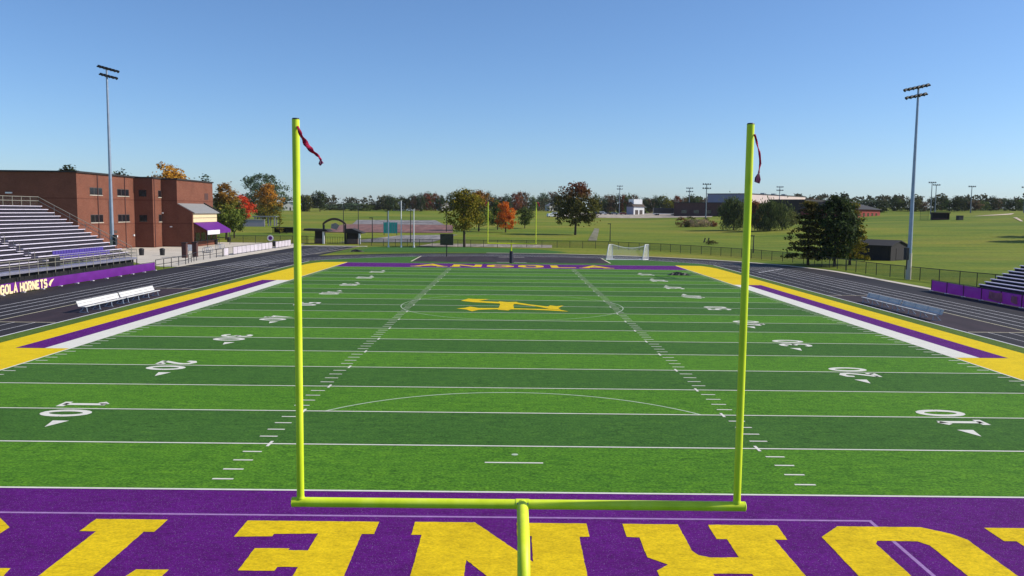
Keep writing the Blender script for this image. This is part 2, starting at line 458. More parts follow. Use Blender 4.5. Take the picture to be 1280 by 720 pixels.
# ------------------------------------------------------------------ mesh helpers
class MB:
    def __init__(s):
        s.v = []; s.f = []; s.mi = []; s.cur = 0
    def face(s, pts):
        n = len(s.v)
        s.v += [tuple(p) for p in pts]
        s.f.append(tuple(range(n, n+len(pts)))); s.mi.append(s.cur)
        return s
    def add(s, vs, fs):
        n = len(s.v)
        s.v += [tuple(p) for p in vs]
        for q in fs:
            s.f.append(tuple(n+i for i in q)); s.mi.append(s.cur)
        return s
    def box(s, c, d, rz=0.0, rx=0.0, ry=0.0):
        m = Matrix.Rotation(rz, 3, 'Z') @ Matrix.Rotation(ry, 3, 'Y') @ Matrix.Rotation(rx, 3, 'X')
        c = Vector(c); vs = []
        for i in (-.5, .5):
            for j in (-.5, .5):
                for k in (-.5, .5):
                    vs.append(c + m @ Vector((i*d[0], j*d[1], k*d[2])))
        return s.add(vs, [(0, 1, 3, 2), (4, 6, 7, 5), (0, 4, 5, 1), (2, 3, 7, 6), (0, 2, 6, 4), (1, 5, 7, 3)])
    def span(s, x0, x1, y0, y1, z0, z1):
        return s.box(((x0+x1)/2, (y0+y1)/2, (z0+z1)/2), (abs(x1-x0), abs(y1-y0), abs(z1-z0)))
    def tube(s, pts, r, n=8, cap=True):
        pts = [Vector(p) for p in pts]
        rr = r if isinstance(r, (list, tuple)) else [r]*len(pts)
        rings = []
        ref = None
        for i, p in enumerate(pts):
            a = pts[max(0, i-1)]; b = pts[min(len(pts)-1, i+1)]
            t = (b-a).normalized()
            if ref is None:
                ref = Vector((0, 0, 1)) if abs(t.z) < .9 else Vector((1, 0, 0))
            x = (ref - t*ref.dot(t)).normalized(); y = t.cross(x)
            ref = x
            rings.append([p + x*(rr[i]*cos(2*pi*k/n)) + y*(rr[i]*sin(2*pi*k/n)) for k in range(n)])
        vs = [q for g in rings for q in g]
        fs = []
        for i in range(len(pts)-1):
            for k in range(n):
                k2 = (k+1) % n
                fs.append((i*n+k, i*n+k2, (i+1)*n+k2, (i+1)*n+k))
        if cap:
            m = len(vs)          # caps get their own vertices so that smooth shading stays on the sides
            vs += rings[0]+rings[-1]
            fs.append(tuple(m+k for k in reversed(range(n)))); fs.append(tuple(m+n+k for k in range(n)))
        return s.add(vs, fs)
    def poly(s, loops, z, fn=None, rough=0.0):
        """flat polygon (outer loop + holes) at height z; rough: hand cut edge wander"""
        if rough:
            out = []
            for lp in loops:
                q = []
                for i in range(len(lp)):
                    a, b = Vector(lp[i][:2]), Vector(lp[(i+1) % len(lp)][:2])
                    n = max(1, int((b-a).length/0.11))
                    for k in range(n):
                        p = a.lerp(b, k/n)
                        q.append((p.x+rnd.gauss(0, rough), p.y+rnd.gauss(0, rough)))
                out.append(q)
            loops = out
        L = [[Vector((p[0], p[1], 0)) for p in lp] for lp in loops]
        tris = tessellate_polygon(L)
        flat = [p for lp in L for p in lp]
        fs = []
        for t in tris:
            a, b, c = (flat[i] for i in t)
            fs.append(tuple(t) if (b-a).cross(c-a).z > 0 else tuple(reversed(t)))
        return s.add([(p.x, p.y, z) if fn is None else fn(p.x, p.y) for p in flat], fs)
    def prism(s, prof, y0, y1, axis='y'):
        """extrude a 2D profile (x,z) along y"""
        n = len(prof)
        vs = [(p[0], y0, p[1]) for p in prof] + [(p[0], y1, p[1]) for p in prof]
        if axis == 'x':
            vs = [(b, a, c) for a, b, c in vs]
        fs = [tuple(range(n)), tuple(reversed(range(n, 2*n)))]
        fs += [(i, n+i, n+(i+1) % n, (i+1) % n) for i in range(n)]
        return s.add(vs, fs)
    def ribbon(s, pts, w, z, fn=None):
        """flat stroke of width w along 2D points"""
        P = [Vector((p[0], p[1])) for p in pts]
        Lf = []; Rt = []
        for i, p in enumerate(P):
            d1 = (P[i]-P[i-1]).normalized() if i > 0 else None
            d2 = (P[i+1]-P[i]).normalized() if i < len(P)-1 else None
            if d1 is None: d1 = d2
            if d2 is None: d2 = d1
            nrm = Vector((-(d1.y+d2.y), d1.x+d2.x))
            nrm = nrm.normalized() if nrm.length > 1e-6 else Vector((-d1.y, d1.x))
            k = max(0.45, nrm.dot(Vector((-d1.y, d1.x))))
            Lf.append(p+nrm*(w/2/k)); Rt.append(p-nrm*(w/2/k))
        g = (lambda q: (q.x, q.y, z)) if fn is None else (lambda q: fn(q.x, q.y))
        for i in range(len(P)-1):
            s.face([g(Rt[i]), g(Rt[i+1]), g(Lf[i+1]), g(Lf[i])])
        return s
    def build(s, name, mat, parent=None, smooth=False, loc=None):
        me = bpy.data.meshes.new(name)
        me.from_pydata(s.v, [], s.f)
        mats = mat if isinstance(mat, (list, tuple)) else [mat]
        for m in mats: me.materials.append(m)
        if len(mats) > 1:
            me.polygons.foreach_set('material_index', s.mi)
        if smooth:
            me.polygons.foreach_set('use_smooth', [True]*len(me.polygons))
        me.update()
        o = bpy.data.objects.new(name, me)
        COL.objects.link(o)
        if parent is not None: o.parent = parent
        if loc is not None: o.location = loc
        return o

def tag(o, label, cat, group=None):
    o['label'] = label; o['category'] = cat
    if group: o['group'] = group
    return o

def thing(name, label, cat, loc=(0, 0, 0), rz=0.0, group=None):
    o = bpy.data.objects.new(name, None)
    o.empty_display_size = 0.3
    COL.objects.link(o)
    o.location = loc; o.rotation_euler = (0, 0, rz)
    return tag(o, label, cat, group)

def struct(o, kind='structure'):
    o['kind'] = kind
    return o

def dup(root, loc, rz=None, label=None, scale=None, group=None):
    r = root.copy(); COL.objects.link(r); r.location = loc
    if rz is not None: r.rotation_euler = (0, 0, rz)
    if scale is not None: r.scale = scale
    if label: r['label'] = label
    if group: r['group'] = group
    for ch in root.children:
        c = ch.copy(); COL.objects.link(c); c.parent = r
        for g in ch.children:
            d = g.copy(); COL.objects.link(d); d.parent = c
    return r

def bevel(o, w=0.02, seg=2):
    b = o.modifiers.new('bevel', 'BEVEL'); b.width = w; b.segments = seg; b.limit_method = 'ANGLE'
    return o

def drape_poly(name, pts, mat, off, n=24, m=24):
    """quad patch (4 corners) laid on the terrain"""
    A, B, C_, D = [Vector((p[0], p[1])) for p in pts]
    mb = MB()
    vs = []
    for i in range(n+1):
        for j in range(m+1):
            u, v = i/n, j/m
            q = (A*(1-u)+B*u)*(1-v) + (D*(1-u)+C_*u)*v
            vs.append((q.x, q.y, tz(q.x, q.y)+off))
    fs = []
    for i in range(n):
        for j in range(m):
            a = i*(m+1)+j
            fs.append((a, a+m+1, a+m+2, a+1))
    mb.add(vs, fs)
    return struct(mb.build(name, mat))

# ------------------------------------------------------------------ world and sun
w = bpy.data.worlds.new('World'); scene.world = w; w.use_nodes = True
nt = w.node_tree
sky = nt.nodes.new('ShaderNodeTexSky')
sky.sky_type = 'NISHITA'
sky.sun_disc = False
SUN_EL, SUN_AZ = 37.0, -2.2          # azimuth: degrees from +X towards -Y
sky.sun_elevation = radians(SUN_EL)
sky.sun_rotation = radians(90+SUN_AZ)
sky.altitude = 300
sky.air_density = 0.9
sky.dust_density = 0.6
sky.ozone_density = 8.0
bg = nt.nodes['Background']
nt.links.new(sky.outputs[0], bg.inputs['Color'])
bg.inputs['Strength'].default_value = 0.134
sl = bpy.data.lights.new('sun', 'SUN'); sl.energy = 5.0; sl.angle = radians(0.53); sl.color = (1.0, 0.93, 0.81)
so = bpy.data.objects.new('sun', sl); COL.objects.link(so)
sd = Vector((cos(radians(SUN_EL))*cos(radians(SUN_AZ)), -cos(radians(SUN_EL))*sin(radians(SUN_AZ)), sin(radians(SUN_EL))))
so.rotation_euler = sd.to_track_quat('Z', 'Y').to_euler()
so.location = sd*200
scene.view_settings.view_transform = 'Standard'
scene.view_settings.look = 'None'
scene.view_settings.gamma = 1
scene.view_settings.exposure = 0.12
scene.view_settings.use_curve_mapping = False
scene.cycles.max_bounces = 6
scene.cycles.transparent_max_bounces = 16

# ------------------------------------------------------------------ ground
def axis_lines(a, b, fine0, fine1, step, grow=1.5):
    L = []
    x = fine0
    while x <= fine1+1e-6: L.append(x); x += step
    s = step*2; x = fine1
    while x < b: x += s; L.append(min(x, b)); s *= grow
    s = step*2; x = fine0
    while x > a: x -= s; L.insert(0, max(x, a)); s *= grow
    return L
gxs = axis_lines(-3500, 3500, -190, 330, 6); gys = axis_lines(-600, 5000, 60, 640, 6)
mb = MB()
vs = [(x, y, tz(x, y)-0.03) for x in gxs for y in gys]
ny = len(gys)
mb.add(vs, [(i*ny+j, (i+1)*ny+j, (i+1)*ny+j+1, i*ny+j+1) for i in range(len(gxs)-1) for j in range(ny-1)])
struct(mb.build('ground', M['grass'], smooth=True))

# concrete plaza round the school and the walk along the track
mb = MB()
mb.poly([[(-90, 99), (-56, 99), (-51, 92), (-46.7, 88), (-46.7, 166), (-58, 170), (-90, 170)]], -0.018)
struct(mb.build('plaza', M['concrete']))
mb = MB()
mb.span(-46.7, -44.45, 87.5, 156, -0.03, 0.02)
mb.span(-44.45, -31.0, 154.4, 156.6, -0.03, 0.02)
pts_o = [(45.0, 40), (45.0, 88)] + [(45.0*cos(t), 88+45.0*sin(t)) for t in [radians(a) for a in range(4, 100, 4)]]
mb.ribbon(pts_o, 1.0, 0.012)
struct(mb.build('kerb', M['concrete']))

# running track
def arc(r, a0, a1, n, cy=88.0):
    return [(r*cos(radians(a0+(a1-a0)*i/n)), cy+r*sin(radians(a0+(a1-a0)*i/n))) for i in range(n+1)]
mb = MB()
mb.poly([[(-44.4, -40), (44.4, -40)] + arc(44.4, 0, 180, 48)], -0.010)
struct(mb.build('running_track', M['asphalt']))
mb = MB()
mb.poly([[(-44.4, 88), (-33.0, 88), (-32.4, 154.4), (-44.4, 154.4)]], -0.014)
struct(mb.build('sprint_straight', M['asphalt']))

# turf sheet: field apron, and the practice turf beyond the track
mb = MB()
th = math.degrees(math.acos(30.6/34.3))
mb.poly([[(-30.6, -30), (30.6, -30)] + arc(34.3, th, 180-th, 40)], 0.0)
mb.poly([[(-32.4, 126), (-29, 132.6), (-14, 134.4), (8, 134.6), (11, 140), (4, 152), (-10, 156.3), (-31.5, 154.2)]], -0.005)
struct(mb.build('turf', M['turf']))
mb = MB()
mb.poly([[(-15.4, 104.6), (15.2, 104.6), (15.2, 88+math.sqrt(34.3**2-15.2**2)+.6), ] + [p for p in arc(34.9, 63.5, 116.8, 16)] + [(-15.4, 88+math.sqrt(34.3**2-15.4**2)+.6)]], 0.004)
struct(mb.build('high_jump_apron', M['asphalt_pad']))
mb = MB()
for s in (-1, 1):
    for y0, y1 in ((-30, 33.2), (33.2, 58.0)):
        pass
    xs = sorted((s*30.9, s*34.9))
    mb.span(xs[0], xs[1], 33.3, 57.9, -0.02, -0.005)
struct(mb.build('bench_pads', M['asphalt_pad']))

# ---- painted lines on the track
mb = MB()
LANES = [35.2, 36.4, 37.6, 38.85, 40.05]
for r in LANES:
    lw = 0.085 if r > 35.3 else 0.10
    mb.ribbon([(r, -38), (r, 88)] + arc(r, 3, 177, 60) + [(-r, 88), (-r, -38)], lw, -0.004)
    mb.ribbon([(-r, 88.2), (-r, 154)], lw*.9, -0.0085)
for s in (-1, 1):
    for r in (32.2, 33.6):
        mb.ribbon([(s*r, -38), (s*r, 33.1)], 0.06, -0.004)
        mb.ribbon([(s*r, 58.1), (s*r, 95 if s > 0 else 92)], 0.06, -0.004)
    mb.ribbon([(s*30.68, -38), (s*30.68, 103.2)], 0.14, 0.004)
mb.ribbon(arc(34.5, th+2, 180-th-2, 60), 0.13, 0.008)
for k in range(8):      # pale exchange marks across the lanes of the right bend
    x = 33.2+k*0.75
    mb.ribbon([(x, 88.6+k*1.05), (x+0.45, 89.2+k*1.05)], 0.32, -0.0035)
struct(mb.build('lane_lines', M['track_line']))
mb = MB()
for s in (-1, 1):
    mb.ribbon([(s*30.9, 33.2), (s*34.95, 33.2)], 0.14, -0.0035)
    mb.ribbon([(s*30.9, 58.0), (s*34.95, 58.0)], 0.14, -0.0035)
    mb.ribbon([(s*35.2, -38), (s*35.2, 57)], 0.11, -0.0030)
mb.ribbon([(-44.3, 88), (-31, 88)], 0.14, -0.0032)
mb.ribbon([(-44.3, 121), (-33.2, 123.5)], 0.2, -0.0030)
mb.ribbon([(-34.6, 124), (-32.4, 154)], 0.18, -0.0028)
mb.ribbon([(-15.4, 104.8), (-15.5, 120)], 0.22, 0.008)
mb.ribbon([(15.2, 104.8), (15.3, 118.5)], 0.22, 0.008)
struct(mb.build('track_markings', M['cream_line']))

# ---- sidelines and end zones
P1, P2, P3 = 0.004, 0.008, 0.012
def both(mb, x0, x1, y0, y1, z):
    for s in (-1, 1):
        a, b = sorted((s*x0, s*x1))
        mb.add([(a, y0, z), (b, y0, z), (b, y1, z), (a, y1, z)], [(0, 1, 2, 3)])
mb = MB()
def yel(s):
    # outer edge follows the bend of the track at both ends
    pts = [(24.44, -12), (29.3, -12), (29.3, 95.5), (28.9, 98.6), (28.2, 101.0), (24.44, 101.6)]
    pts = [(s*x, y) for x, y in pts]
    return pts if s > 0 else pts[::-1]
for s in (-1, 1): mb.poly([yel(s)], P1)
struct(mb.build('sideline_border', M['gold_edge']))
mb = MB(); both(mb, 25.85, 27.45, 25*YD, 75*YD, P2)
struct(mb.build('sideline_stripe', M['purple_turf']))
mb = MB(); both(mb, 24.36, 25.85, 25*YD, 75*YD, P2+.001)
both(mb, 24.36, 24.47, -10*YD, 25*YD, P2+.001); both(mb, 24.36, 24.47, 75*YD, 110*YD, P2+.001)
struct(mb.build('coaching_box', M['white_turf']))
mb = MB()
for y0, y1 in ((-10*YD, -0.05), (100*YD+.05, 110*YD)):
    mb.add([(-24.36, y0, P1), (24.36, y0, P1), (24.36, y1, P1), (-24.36, y1, P1)], [(0, 1, 2, 3)])
struct(mb.build('end_zone', M['purple_turf']))

# ---- yard lines, hash marks
mb = MB()
def ln(x0, y0, x1, y1, wd, z=P2): mb.ribbon([(x0, y0), (x1, y1)], wd, z)
for n in range(0, 101, 5):
    ln(-24.36, n*YD, 24.36, n*YD, 0.10 if n else 0.11, P2+.002)
    if 0 < n < 100:
        for s in (-1, 1): ln(s*8.128, n*YD-.31, s*8.128, n*YD+.31, 0.10, P2+.004)
for n in range(1, 100):
    if n % 5 == 0: continue
    for s in (-1, 1):
        ln(s*8.128, n*YD, s*8.738, n*YD, 0.10)
        ln(s*23.65, n*YD, s*24.26, n*YD, 0.10)
ln(-0.91, 3*YD, 0.91, 3*YD, 0.10); ln(-0.91, 97*YD, 0.91, 97*YD, 0.10)
# end lines, with the white restraining bars either side of the far post
ln(-24.3, 110*YD-.05, 24.3, 110*YD-.05, 0.1)
for s in (-1, 1):
    ln(s*0.35, 104.9, s*2.3, 104.9, 0.34, P3); ln(s*0.35, 119.2, s*2.2, 119.2, 0.4, P3)
struct(mb.build('yard_lines', M['white_turf']))

# ---- soccer pitch lines, fainter
mb = MB()
c0 = 4*YD
a0 = math.degrees(math.acos((10*YD-c0+.05)/(10*YD)))
mb.ribbon([(9.144*sin(radians(t)), c0+9.144*cos(radians(t))) for t in [(-a0+2*a0*i/48) for i in range(49)]], 0.095, P1+.002)
mb.ribbon([(9.144*sin(radians(t)), 46.0+9.144*cos(radians(t))) for t in range(0, 361, 5)], 0.07, P1+.002)
mb.add([(0.11*cos(t)+.03, 3.62+0.11*sin(t), P2) for t in [2*pi*i/12 for i in range(12)]], [tuple(range(12))])
struct(mb.build('soccer_lines', M['soccer_line']))
mb = MB()
mb.ribbon([(-13.4, -1.9), (9.1, -1.9), (9.1, -7.3)], 0.10, P1+.003)
struct(mb.build('goal_area_lines', M['soccer_line_p']))

# ---- midfield emblem (a big gold letter seen from the side)
mb = MB()
z = P3+.002
mb.poly([[(-4.45, 43.5), (-3.6, 42.9), (-3.15, 41.8), (-2.6, 42.9), (-1.1, 43.35), (1.0, 43.35), (2.6, 43.0), (4.45, 42.3), (3.9, 43.3), (2.9, 43.75), (0.2, 44.1), (-1.1, 44.15), (-2.7, 44.05), (-3.45, 45.0), (-3.8, 44.1)]], z)
mb.poly([[(-4.45, 49.3), (-3.3, 48.3), (-1.0, 47.5), (0.4, 47.2), (2.2, 45.4), (3.0, 43.9), (3.9, 43.5), (3.75, 44.6), (4.3, 46.5), (3.7, 45.9), (3.2, 46.5), (2.95, 45.6), (1.5, 47.0), (0.4, 48.5), (-0.9, 48.6), (-2.9, 49.4), (-2.0, 50.9), (-3.4, 50.9), (-3.9, 51.2)]], z+.001)
mb.poly([[(-1.15, 43.0), (-0.3, 42.6), (0.15, 44.2), (0.1, 46.6), (0.5, 48.9), (-0.4, 48.7), (-1.15, 49.2), (-1.0, 46.6)]], z+.002)
struct(mb.build('midfield_emblem', M['gold_turf']))

# ---- field numbers
DIG = {
 '0': [[(0.5+0.40*cos(t), 0.86+0.74*sin(t)) for t in [2*pi*i/20 for i in range(21)]]],
 '1': [[(0.5, 0.08), (0.5, 1.62)], [(0.12, 0.1), (0.88, 0.1)], [(0.5, 1.6), (0.16, 1.34)]],
 '2': [[(0.12, 1.22), (0.2, 1.5), (0.5, 1.62), (0.8, 1.48), (0.86, 1.2), (0.7, 0.85), (0.16, 0.14)], [(0.08, 0.12), (0.94, 0.12)], [(0.88, 0.1), (0.88, 0.42)]],
 '3': [[(0.14, 1.4), (0.34, 1.6), (0.66, 1.6), (0.84, 1.38), (0.8, 1.08), (0.5, 0.92)], [(0.4, 0.92), (0.72, 0.86), (0.88, 0.55), (0.76, 0.22), (0.5, 0.1), (0.24, 0.16), (0.1, 0.38)]],
 '4': [[(0.92, 0.5), (0.08, 0.5), (0.62, 1.6), (0.66, 0.08)], [(0.46, 0.1), (0.9, 0.1)]],
 '5': [[(0.88, 1.6), (0.18, 1.6), (0.16, 0.96), (0.44, 1.06), (0.74, 0.96), (0.88, 0.62), (0.78, 0.26), (0.5, 0.1), (0.24, 0.16), (0.1, 0.36)]],
}
mb = MB()
def number(side, n):
    yc = n*YD
    t = str(n if n <= 50 else 100-n)
    for k, ch in enumerate(t):
        for st in DIG[ch]:
            q = []
            for x, y in st:
                u = (x+0.22) if k else (x-1.22)          # along the reading direction, clear of the yard line
                if side < 0: q.append((-17.9+y*1.08, yc-u))
                else: q.append((17.9-y*1.08, yc+u))
            mb.ribbon(q, 0.30, P2+.001)
    if n != 50:
        sg = -1 if n < 50 else 1
        a = yc+sg*1.85; tip = yc+sg*2.75
        mb.face([(side*(16.25), a, P2+.001), (side*16.85, a, P2+.001), (side*16.65, tip, P2+.001)])
for n in range(10, 91, 10):
    number(-1, n); number(1, n)
struct(mb.build('field_numbers', M['white_turf']))

# ---- end zone lettering: slab capitals
mb = MB()
z = P3
def rot(pts, cx, cy): return [(2*cx-x, 2*cy-y) for x, y in pts]
cy0 = -4.57
half = [(-2.25, -3.1), (-2.5, -3.1), (-2.5, -2.3), (-1.0, -2.3), (0.4, -4.6), (0.4, -3.1), (0.05, -3.1), (0.05, -2.3), (1.8, -2.3), (1.8, -3.15)]
half2 = [(1.55, -3.15)] + rot(half, -0.35, cy0)[0:0]
Nn = [(-2.25, -3.12), (-2.5, -3.12), (-2.5, -2.28), (-1.0, -2.28), (0.4, -4.6), (0.4, -3.12), (0.05, -3.12), (0.05, -2.28), (1.8, -2.28), (1.8, -3.14), (1.55, -3.14)]
mb.poly([Nn + rot(Nn, -0.35, cy0)], z, rough=0.004)
E_ = [(-6.7, -2.3), (-3.4, -2.3), (-3.4, -3.1), (-3.7, -3.1), (-3.65, -6.0), (-3.4, -6.0), (-3.4, -6.85), (-6.7, -6.85), (-6.7, -5.75), (-5.8, -5.75), (-5.8, -6.0), (-4.75, -6.0), (-4.75, -5.0), (-5.2, -5.0), (-5.2, -5.2), (-6.0, -5.2), (-6.0, -4.0), (-5.2, -4.0), (-5.2, -4.1), (-4.75, -4.1), (-4.75, -3.1), (-5.8, -3.15), (-5.8, -3.3), (-6.7, -3.35)]
mb.poly([E_], z, rough=0.004)
Rr = [(2.7, -2.28), (4.1, -2.28), (4.1, -3.9), (4.2, -4.15), (4.45, -4.28), (5.1, -4.25), (5.1, -3.2), (4.85, -3.2), (4.85, -2.28), (6.6, -2.28), (6.55, -3.2), (6.25, -3.2), (6.3, -6.0), (6.6, -6.0), (6.6, -6.85), (3.7, -6.85), (3.1, -6.3), (3.1, -5.0), (3.4, -4.68), (3.0, -4.3), (3.0, -3.15), (2.7, -3.12)]
mb.poly([Rr, [(4.3, -5.12), (4.3, -5.95), (5.15, -5.95), (5.15, -5.12)]], z, rough=0.004)
Oo = [(8.1, -2.3), (10.2, -2.3), (10.75, -2.72), (10.95, -3.1), (10.95, -6.0), (10.2, -6.85), (8.1, -6.85), (7.45, -6.1), (7.45, -3.0)]
mb.poly([Oo, [(8.72, -3.2), (8.6, -3.4), (8.6, -5.75), (8.75, -5.95), (9.7, -5.95), (9.85, -5.75), (9.85, -3.45), (9.68, -3.22)]], z, rough=0.004)
Hh = [(11.8, -2.3), (13.5, -2.3), (13.5, -3.15), (13.2, -3.15), (13.2, -4.1), (14.4, -4.1), (14.4, -3.15), (14.1, -3.15), (14.1, -2.3), (15.8, -2.3), (15.8, -3.15), (15.5, -3.15)]
mb.poly([Hh + rot(Hh, 13.8, cy0)[6:] + [(11.8, -6.0), (12.1, -6.0), (12.1, -3.15), (11.8, -3.15)]] if False else [[(11.8, -2.3), (13.5, -2.3), (13.5, -3.15), (13.2, -3.15), (13.2, -4.1), (14.4, -4.1), (14.4, -3.15), (14.1, -3.15), (14.1, -2.3), (15.8, -2.3), (15.8, -3.15), (15.5, -3.15), (15.5, -6.0), (15.8, -6.0), (15.8, -6.85), (14.1, -6.85), (14.1, -6.0), (14.4, -6.0), (14.4, -5.05), (13.2, -5.05), (13.2, -6.0), (13.5, -6.0), (13.5, -6.85), (11.8, -6.85), (11.8, -6.0), (12.1, -6.0), (12.1, -3.15), (11.8, -3.15)]], z)
T_ = [(-10.5, -2.3), (-8.7, -2.3), (-8.7, -3.1), (-8.95, -3.1), (-8.95, -5.95), (-8.35, -5.95), (-8.2, -5.2), (-7.5, -5.2), (-7.5, -6.85), (-11.6, -6.85), (-11.6, -5.2), (-10.9, -5.2), (-10.75, -5.95), (-10.1, -5.95), (-10.1, -3.1), (-10.5, -3.1)]
mb.poly([T_], z, rough=0.004)
S_ = [(-12.9, -2.3), (-15.2, -2.3), (-15.9, -3.0), (-15.9, -3.7), (-14.8, -3.7), (-14.8, -3.25), (-13.4, -3.25), (-13.4, -4.0), (-15.2, -4.5), (-15.9, -5.2), (-15.9, -6.1), (-15.2, -6.85), (-12.9, -6.85), (-12.3, -6.2), (-12.3, -5.5), (-13.4, -5.5), (-13.4, -5.9), (-14.8, -5.9), (-14.8, -5.3), (-13.0, -4.75), (-12.3, -4.1), (-12.3, -2.9)]
mb.poly([S_[::-1]], z, rough=0.004)
# far end zone word, readable from midfield
GL = {  # unit glyphs: list of strokes in a 1 x 1 box
 'A': [[(0.06, 0.0), (0.5, 0.98), (0.94, 0.0)], [(0.24, 0.34), (0.76, 0.34)]],
 'N': [[(0.12, 0), (0.12, 1)], [(0.12, 0.95), (0.88, 0.05)], [(0.88, 0), (0.88, 1)]],
 'G': [[(0.9, 0.8), (0.72, 0.92), (0.28, 0.92), (0.11, 0.75), (0.11, 0.25), (0.28, 0.08), (0.72, 0.08), (0.89, 0.25), (0.89, 0.48), (0.55, 0.48)]],
 'O': [[(0.28, 0.92), (0.11, 0.75), (0.11, 0.25), (0.28, 0.08), (0.72, 0.08), (0.89, 0.25), (0.89, 0.75), (0.72, 0.92), (0.28, 0.92)]],
 'L': [[(0.14, 1.0), (0.14, 0.08), (0.94, 0.08)]],
 'H': [[(0.12, 0), (0.12, 1)], [(0.88, 0), (0.88, 1)], [(0.12, 0.5), (0.88, 0.5)]],
 'R': [[(0.12, 0), (0.12, 0.92), (0.7, 0.92), (0.88, 0.78), (0.88, 0.6), (0.7, 0.46), (0.12, 0.46)], [(0.5, 0.46), (0.9, 0.0)]],
 'E': [[(0.9, 0.92), (0.12, 0.92), (0.12, 0.08), (0.9, 0.08)], [(0.12, 0.5), (0.72, 0.5)]],
 'T': [[(0.5, 0), (0.5, 0.95)], [(0.04, 0.92), (0.96, 0.92)]],
 'S': [[(0.9, 0.78), (0.75, 0.92), (0.25, 0.92), (0.1, 0.78), (0.1, 0.64), (0.25, 0.52), (0.75, 0.48), (0.9, 0.36), (0.9, 0.22), (0.75, 0.08), (0.25, 0.08), (0.1, 0.22)]],
}
for ch, x0, x1 in (('A', -13.7, -9.5), ('N', -8.4, -4.3), ('G', -3.4, 0.2), ('O', 1.1, 4.4), ('L', 5.6, 9.3), ('A', 10, 13.9)):
    for i, st in enumerate(GL[ch]):
        mb.ribbon([(x0+(x1-x0)*u, 93.6+4.8*v) for u, v in st], 1.05, z+.001*i)
    if ch in 'AN':
        for u in ((0.06, 0.94) if ch == 'A' else (0.12,)):
            mb.ribbon([(x0+(x1-x0)*u-.75, 93.75), (x0+(x1-x0)*u+.75, 93.75)], 0.6, z+.004)
struct(mb.build('end_zone_lettering', M['gold_turf']))

# ---- meadow features
drape_poly('court', [gp(404, 290.5), gp(566, 291.5), gp(566, 281.5), gp(430, 280.5)], M['court'], 0.10)
drape_poly('court_apron', [gp(440, 280.3), gp(556, 281.2), gp(545, 275.5), gp(446, 275.0)], M['path'], 0.07)
drape_poly('path', [gp(424, 303), gp(540, 303), gp(572, 293.5), gp(500, 294.5)], M['path'], 0.06)
drape_poly('walkway', [gp(520, 308), gp(690, 310), gp(690, 306.5), gp(540, 304.5)], M['lot'], 0.05)
drape_poly('parking_lot', [gp(690, 271), gp(890, 271.5), gp(892, 266.2), gp(700, 265.3)], M['lot'], 0.12)
drape_poly('footpath', [gp(735, 301), gp(746, 301), gp(749, 286), gp(743, 285.5)], M['worn'], 0.07)
drape_poly('infield', [gp(1216, 270.6), gp(1264, 268.5), gp(1268, 266.6), gp(1232, 269.2)], M['dirt'], 0.12)
drape_poly('dirt_strip', [gp(1266, 272), gp(1276, 277), gp(1279, 277), gp(1271, 272)], M['dirt'], 0.12)

# ------------------------------------------------------------------ goalposts
def goalpost(label, Y, back, pad):
    """back = -1: support stands towards -Y"""
    t = thing('goalpost', label, 'goalpost', (0.0, Y, 0), 0 if back < 0 else pi)
    g = 7.11/2
    mb = MB(); mb.tube([(-g-.13, 0, 3.05), (g+.13, 0, 3.05)], 0.079, 20)
    mb.build('crossbar', M['goal_yellow'], t, True)
    for s in (-1, 1):
        mb = MB(); mb.tube([(s*g, 0, 3.10), (s*g, 0, 9.20)], 0.059, 18)
        mb.build('upright', M['goal_yellow'], t, True)
    pts = [(0.06, -1.9, -0.03)] + [(0.06, -1.9, 2.1)]
    for i in range(1, 9):
        a = pi/2*i/8
        pts.append((0.06, -1.9+0.9*(1-cos(a)), 2.1+0.9*sin(a)))
    pts.append((0.06, -0.13, 3.03)); pts.append((0.06, -0.02, 3.05))
    mb = MB(); mb.tube(pts, 0.093, 18)
    mb.build('gooseneck', M['goal_yellow'], t, True)
    for s in (-1, 1):
        mb = MB(); mb.tube([(s*(g+.128), 0, 3.05), (s*(g+.140), 0, 3.05)], [0.0835, 0.075], 20); mb.build('end_cap', M['goal_yellow'], t, True)
        mb = MB(); mb.tube([(s*g, 0, 3.115), (s*g, 0, 3.155)], [0.067, 0.060], 18); mb.build('weld_collar', M['goal_yellow'], t, True)
        mb = MB(); mb.tube([(s*g, 0, 9.195), (s*g, 0, 9.215)], [0.062, 0.05], 18); mb.build('top_cap', M['dark_steel'], t, True)
    mb = MB(); mb.tube([(-.05, 0, 3.05), (.17, 0, 3.05)], 0.086, 20); mb.build('saddle', M['goal_yellow'], t, True)
    for x in (-.02, .14):
        mb = MB(); mb.tube([(x, -.098, 3.09), (x, -.08, 3.09)], .016, 6); mb.build('bolt', M['pole_steel'], t)
    if pad:
        mb = MB(); mb.tube([(0.06, -1.9, 0.05), (0.06, -1.9, 1.85)], 0.26, 14)
        mb.build('pad', M['pad'], t, True)
    return t
goalpost('tall lime yellow goalpost standing nearest, straddling the purple end zone', -9.36, -1, False)
goalpost('distant lime yellow goalpost with dark padded base beyond the far purple end zone', 100.6, 1, True)

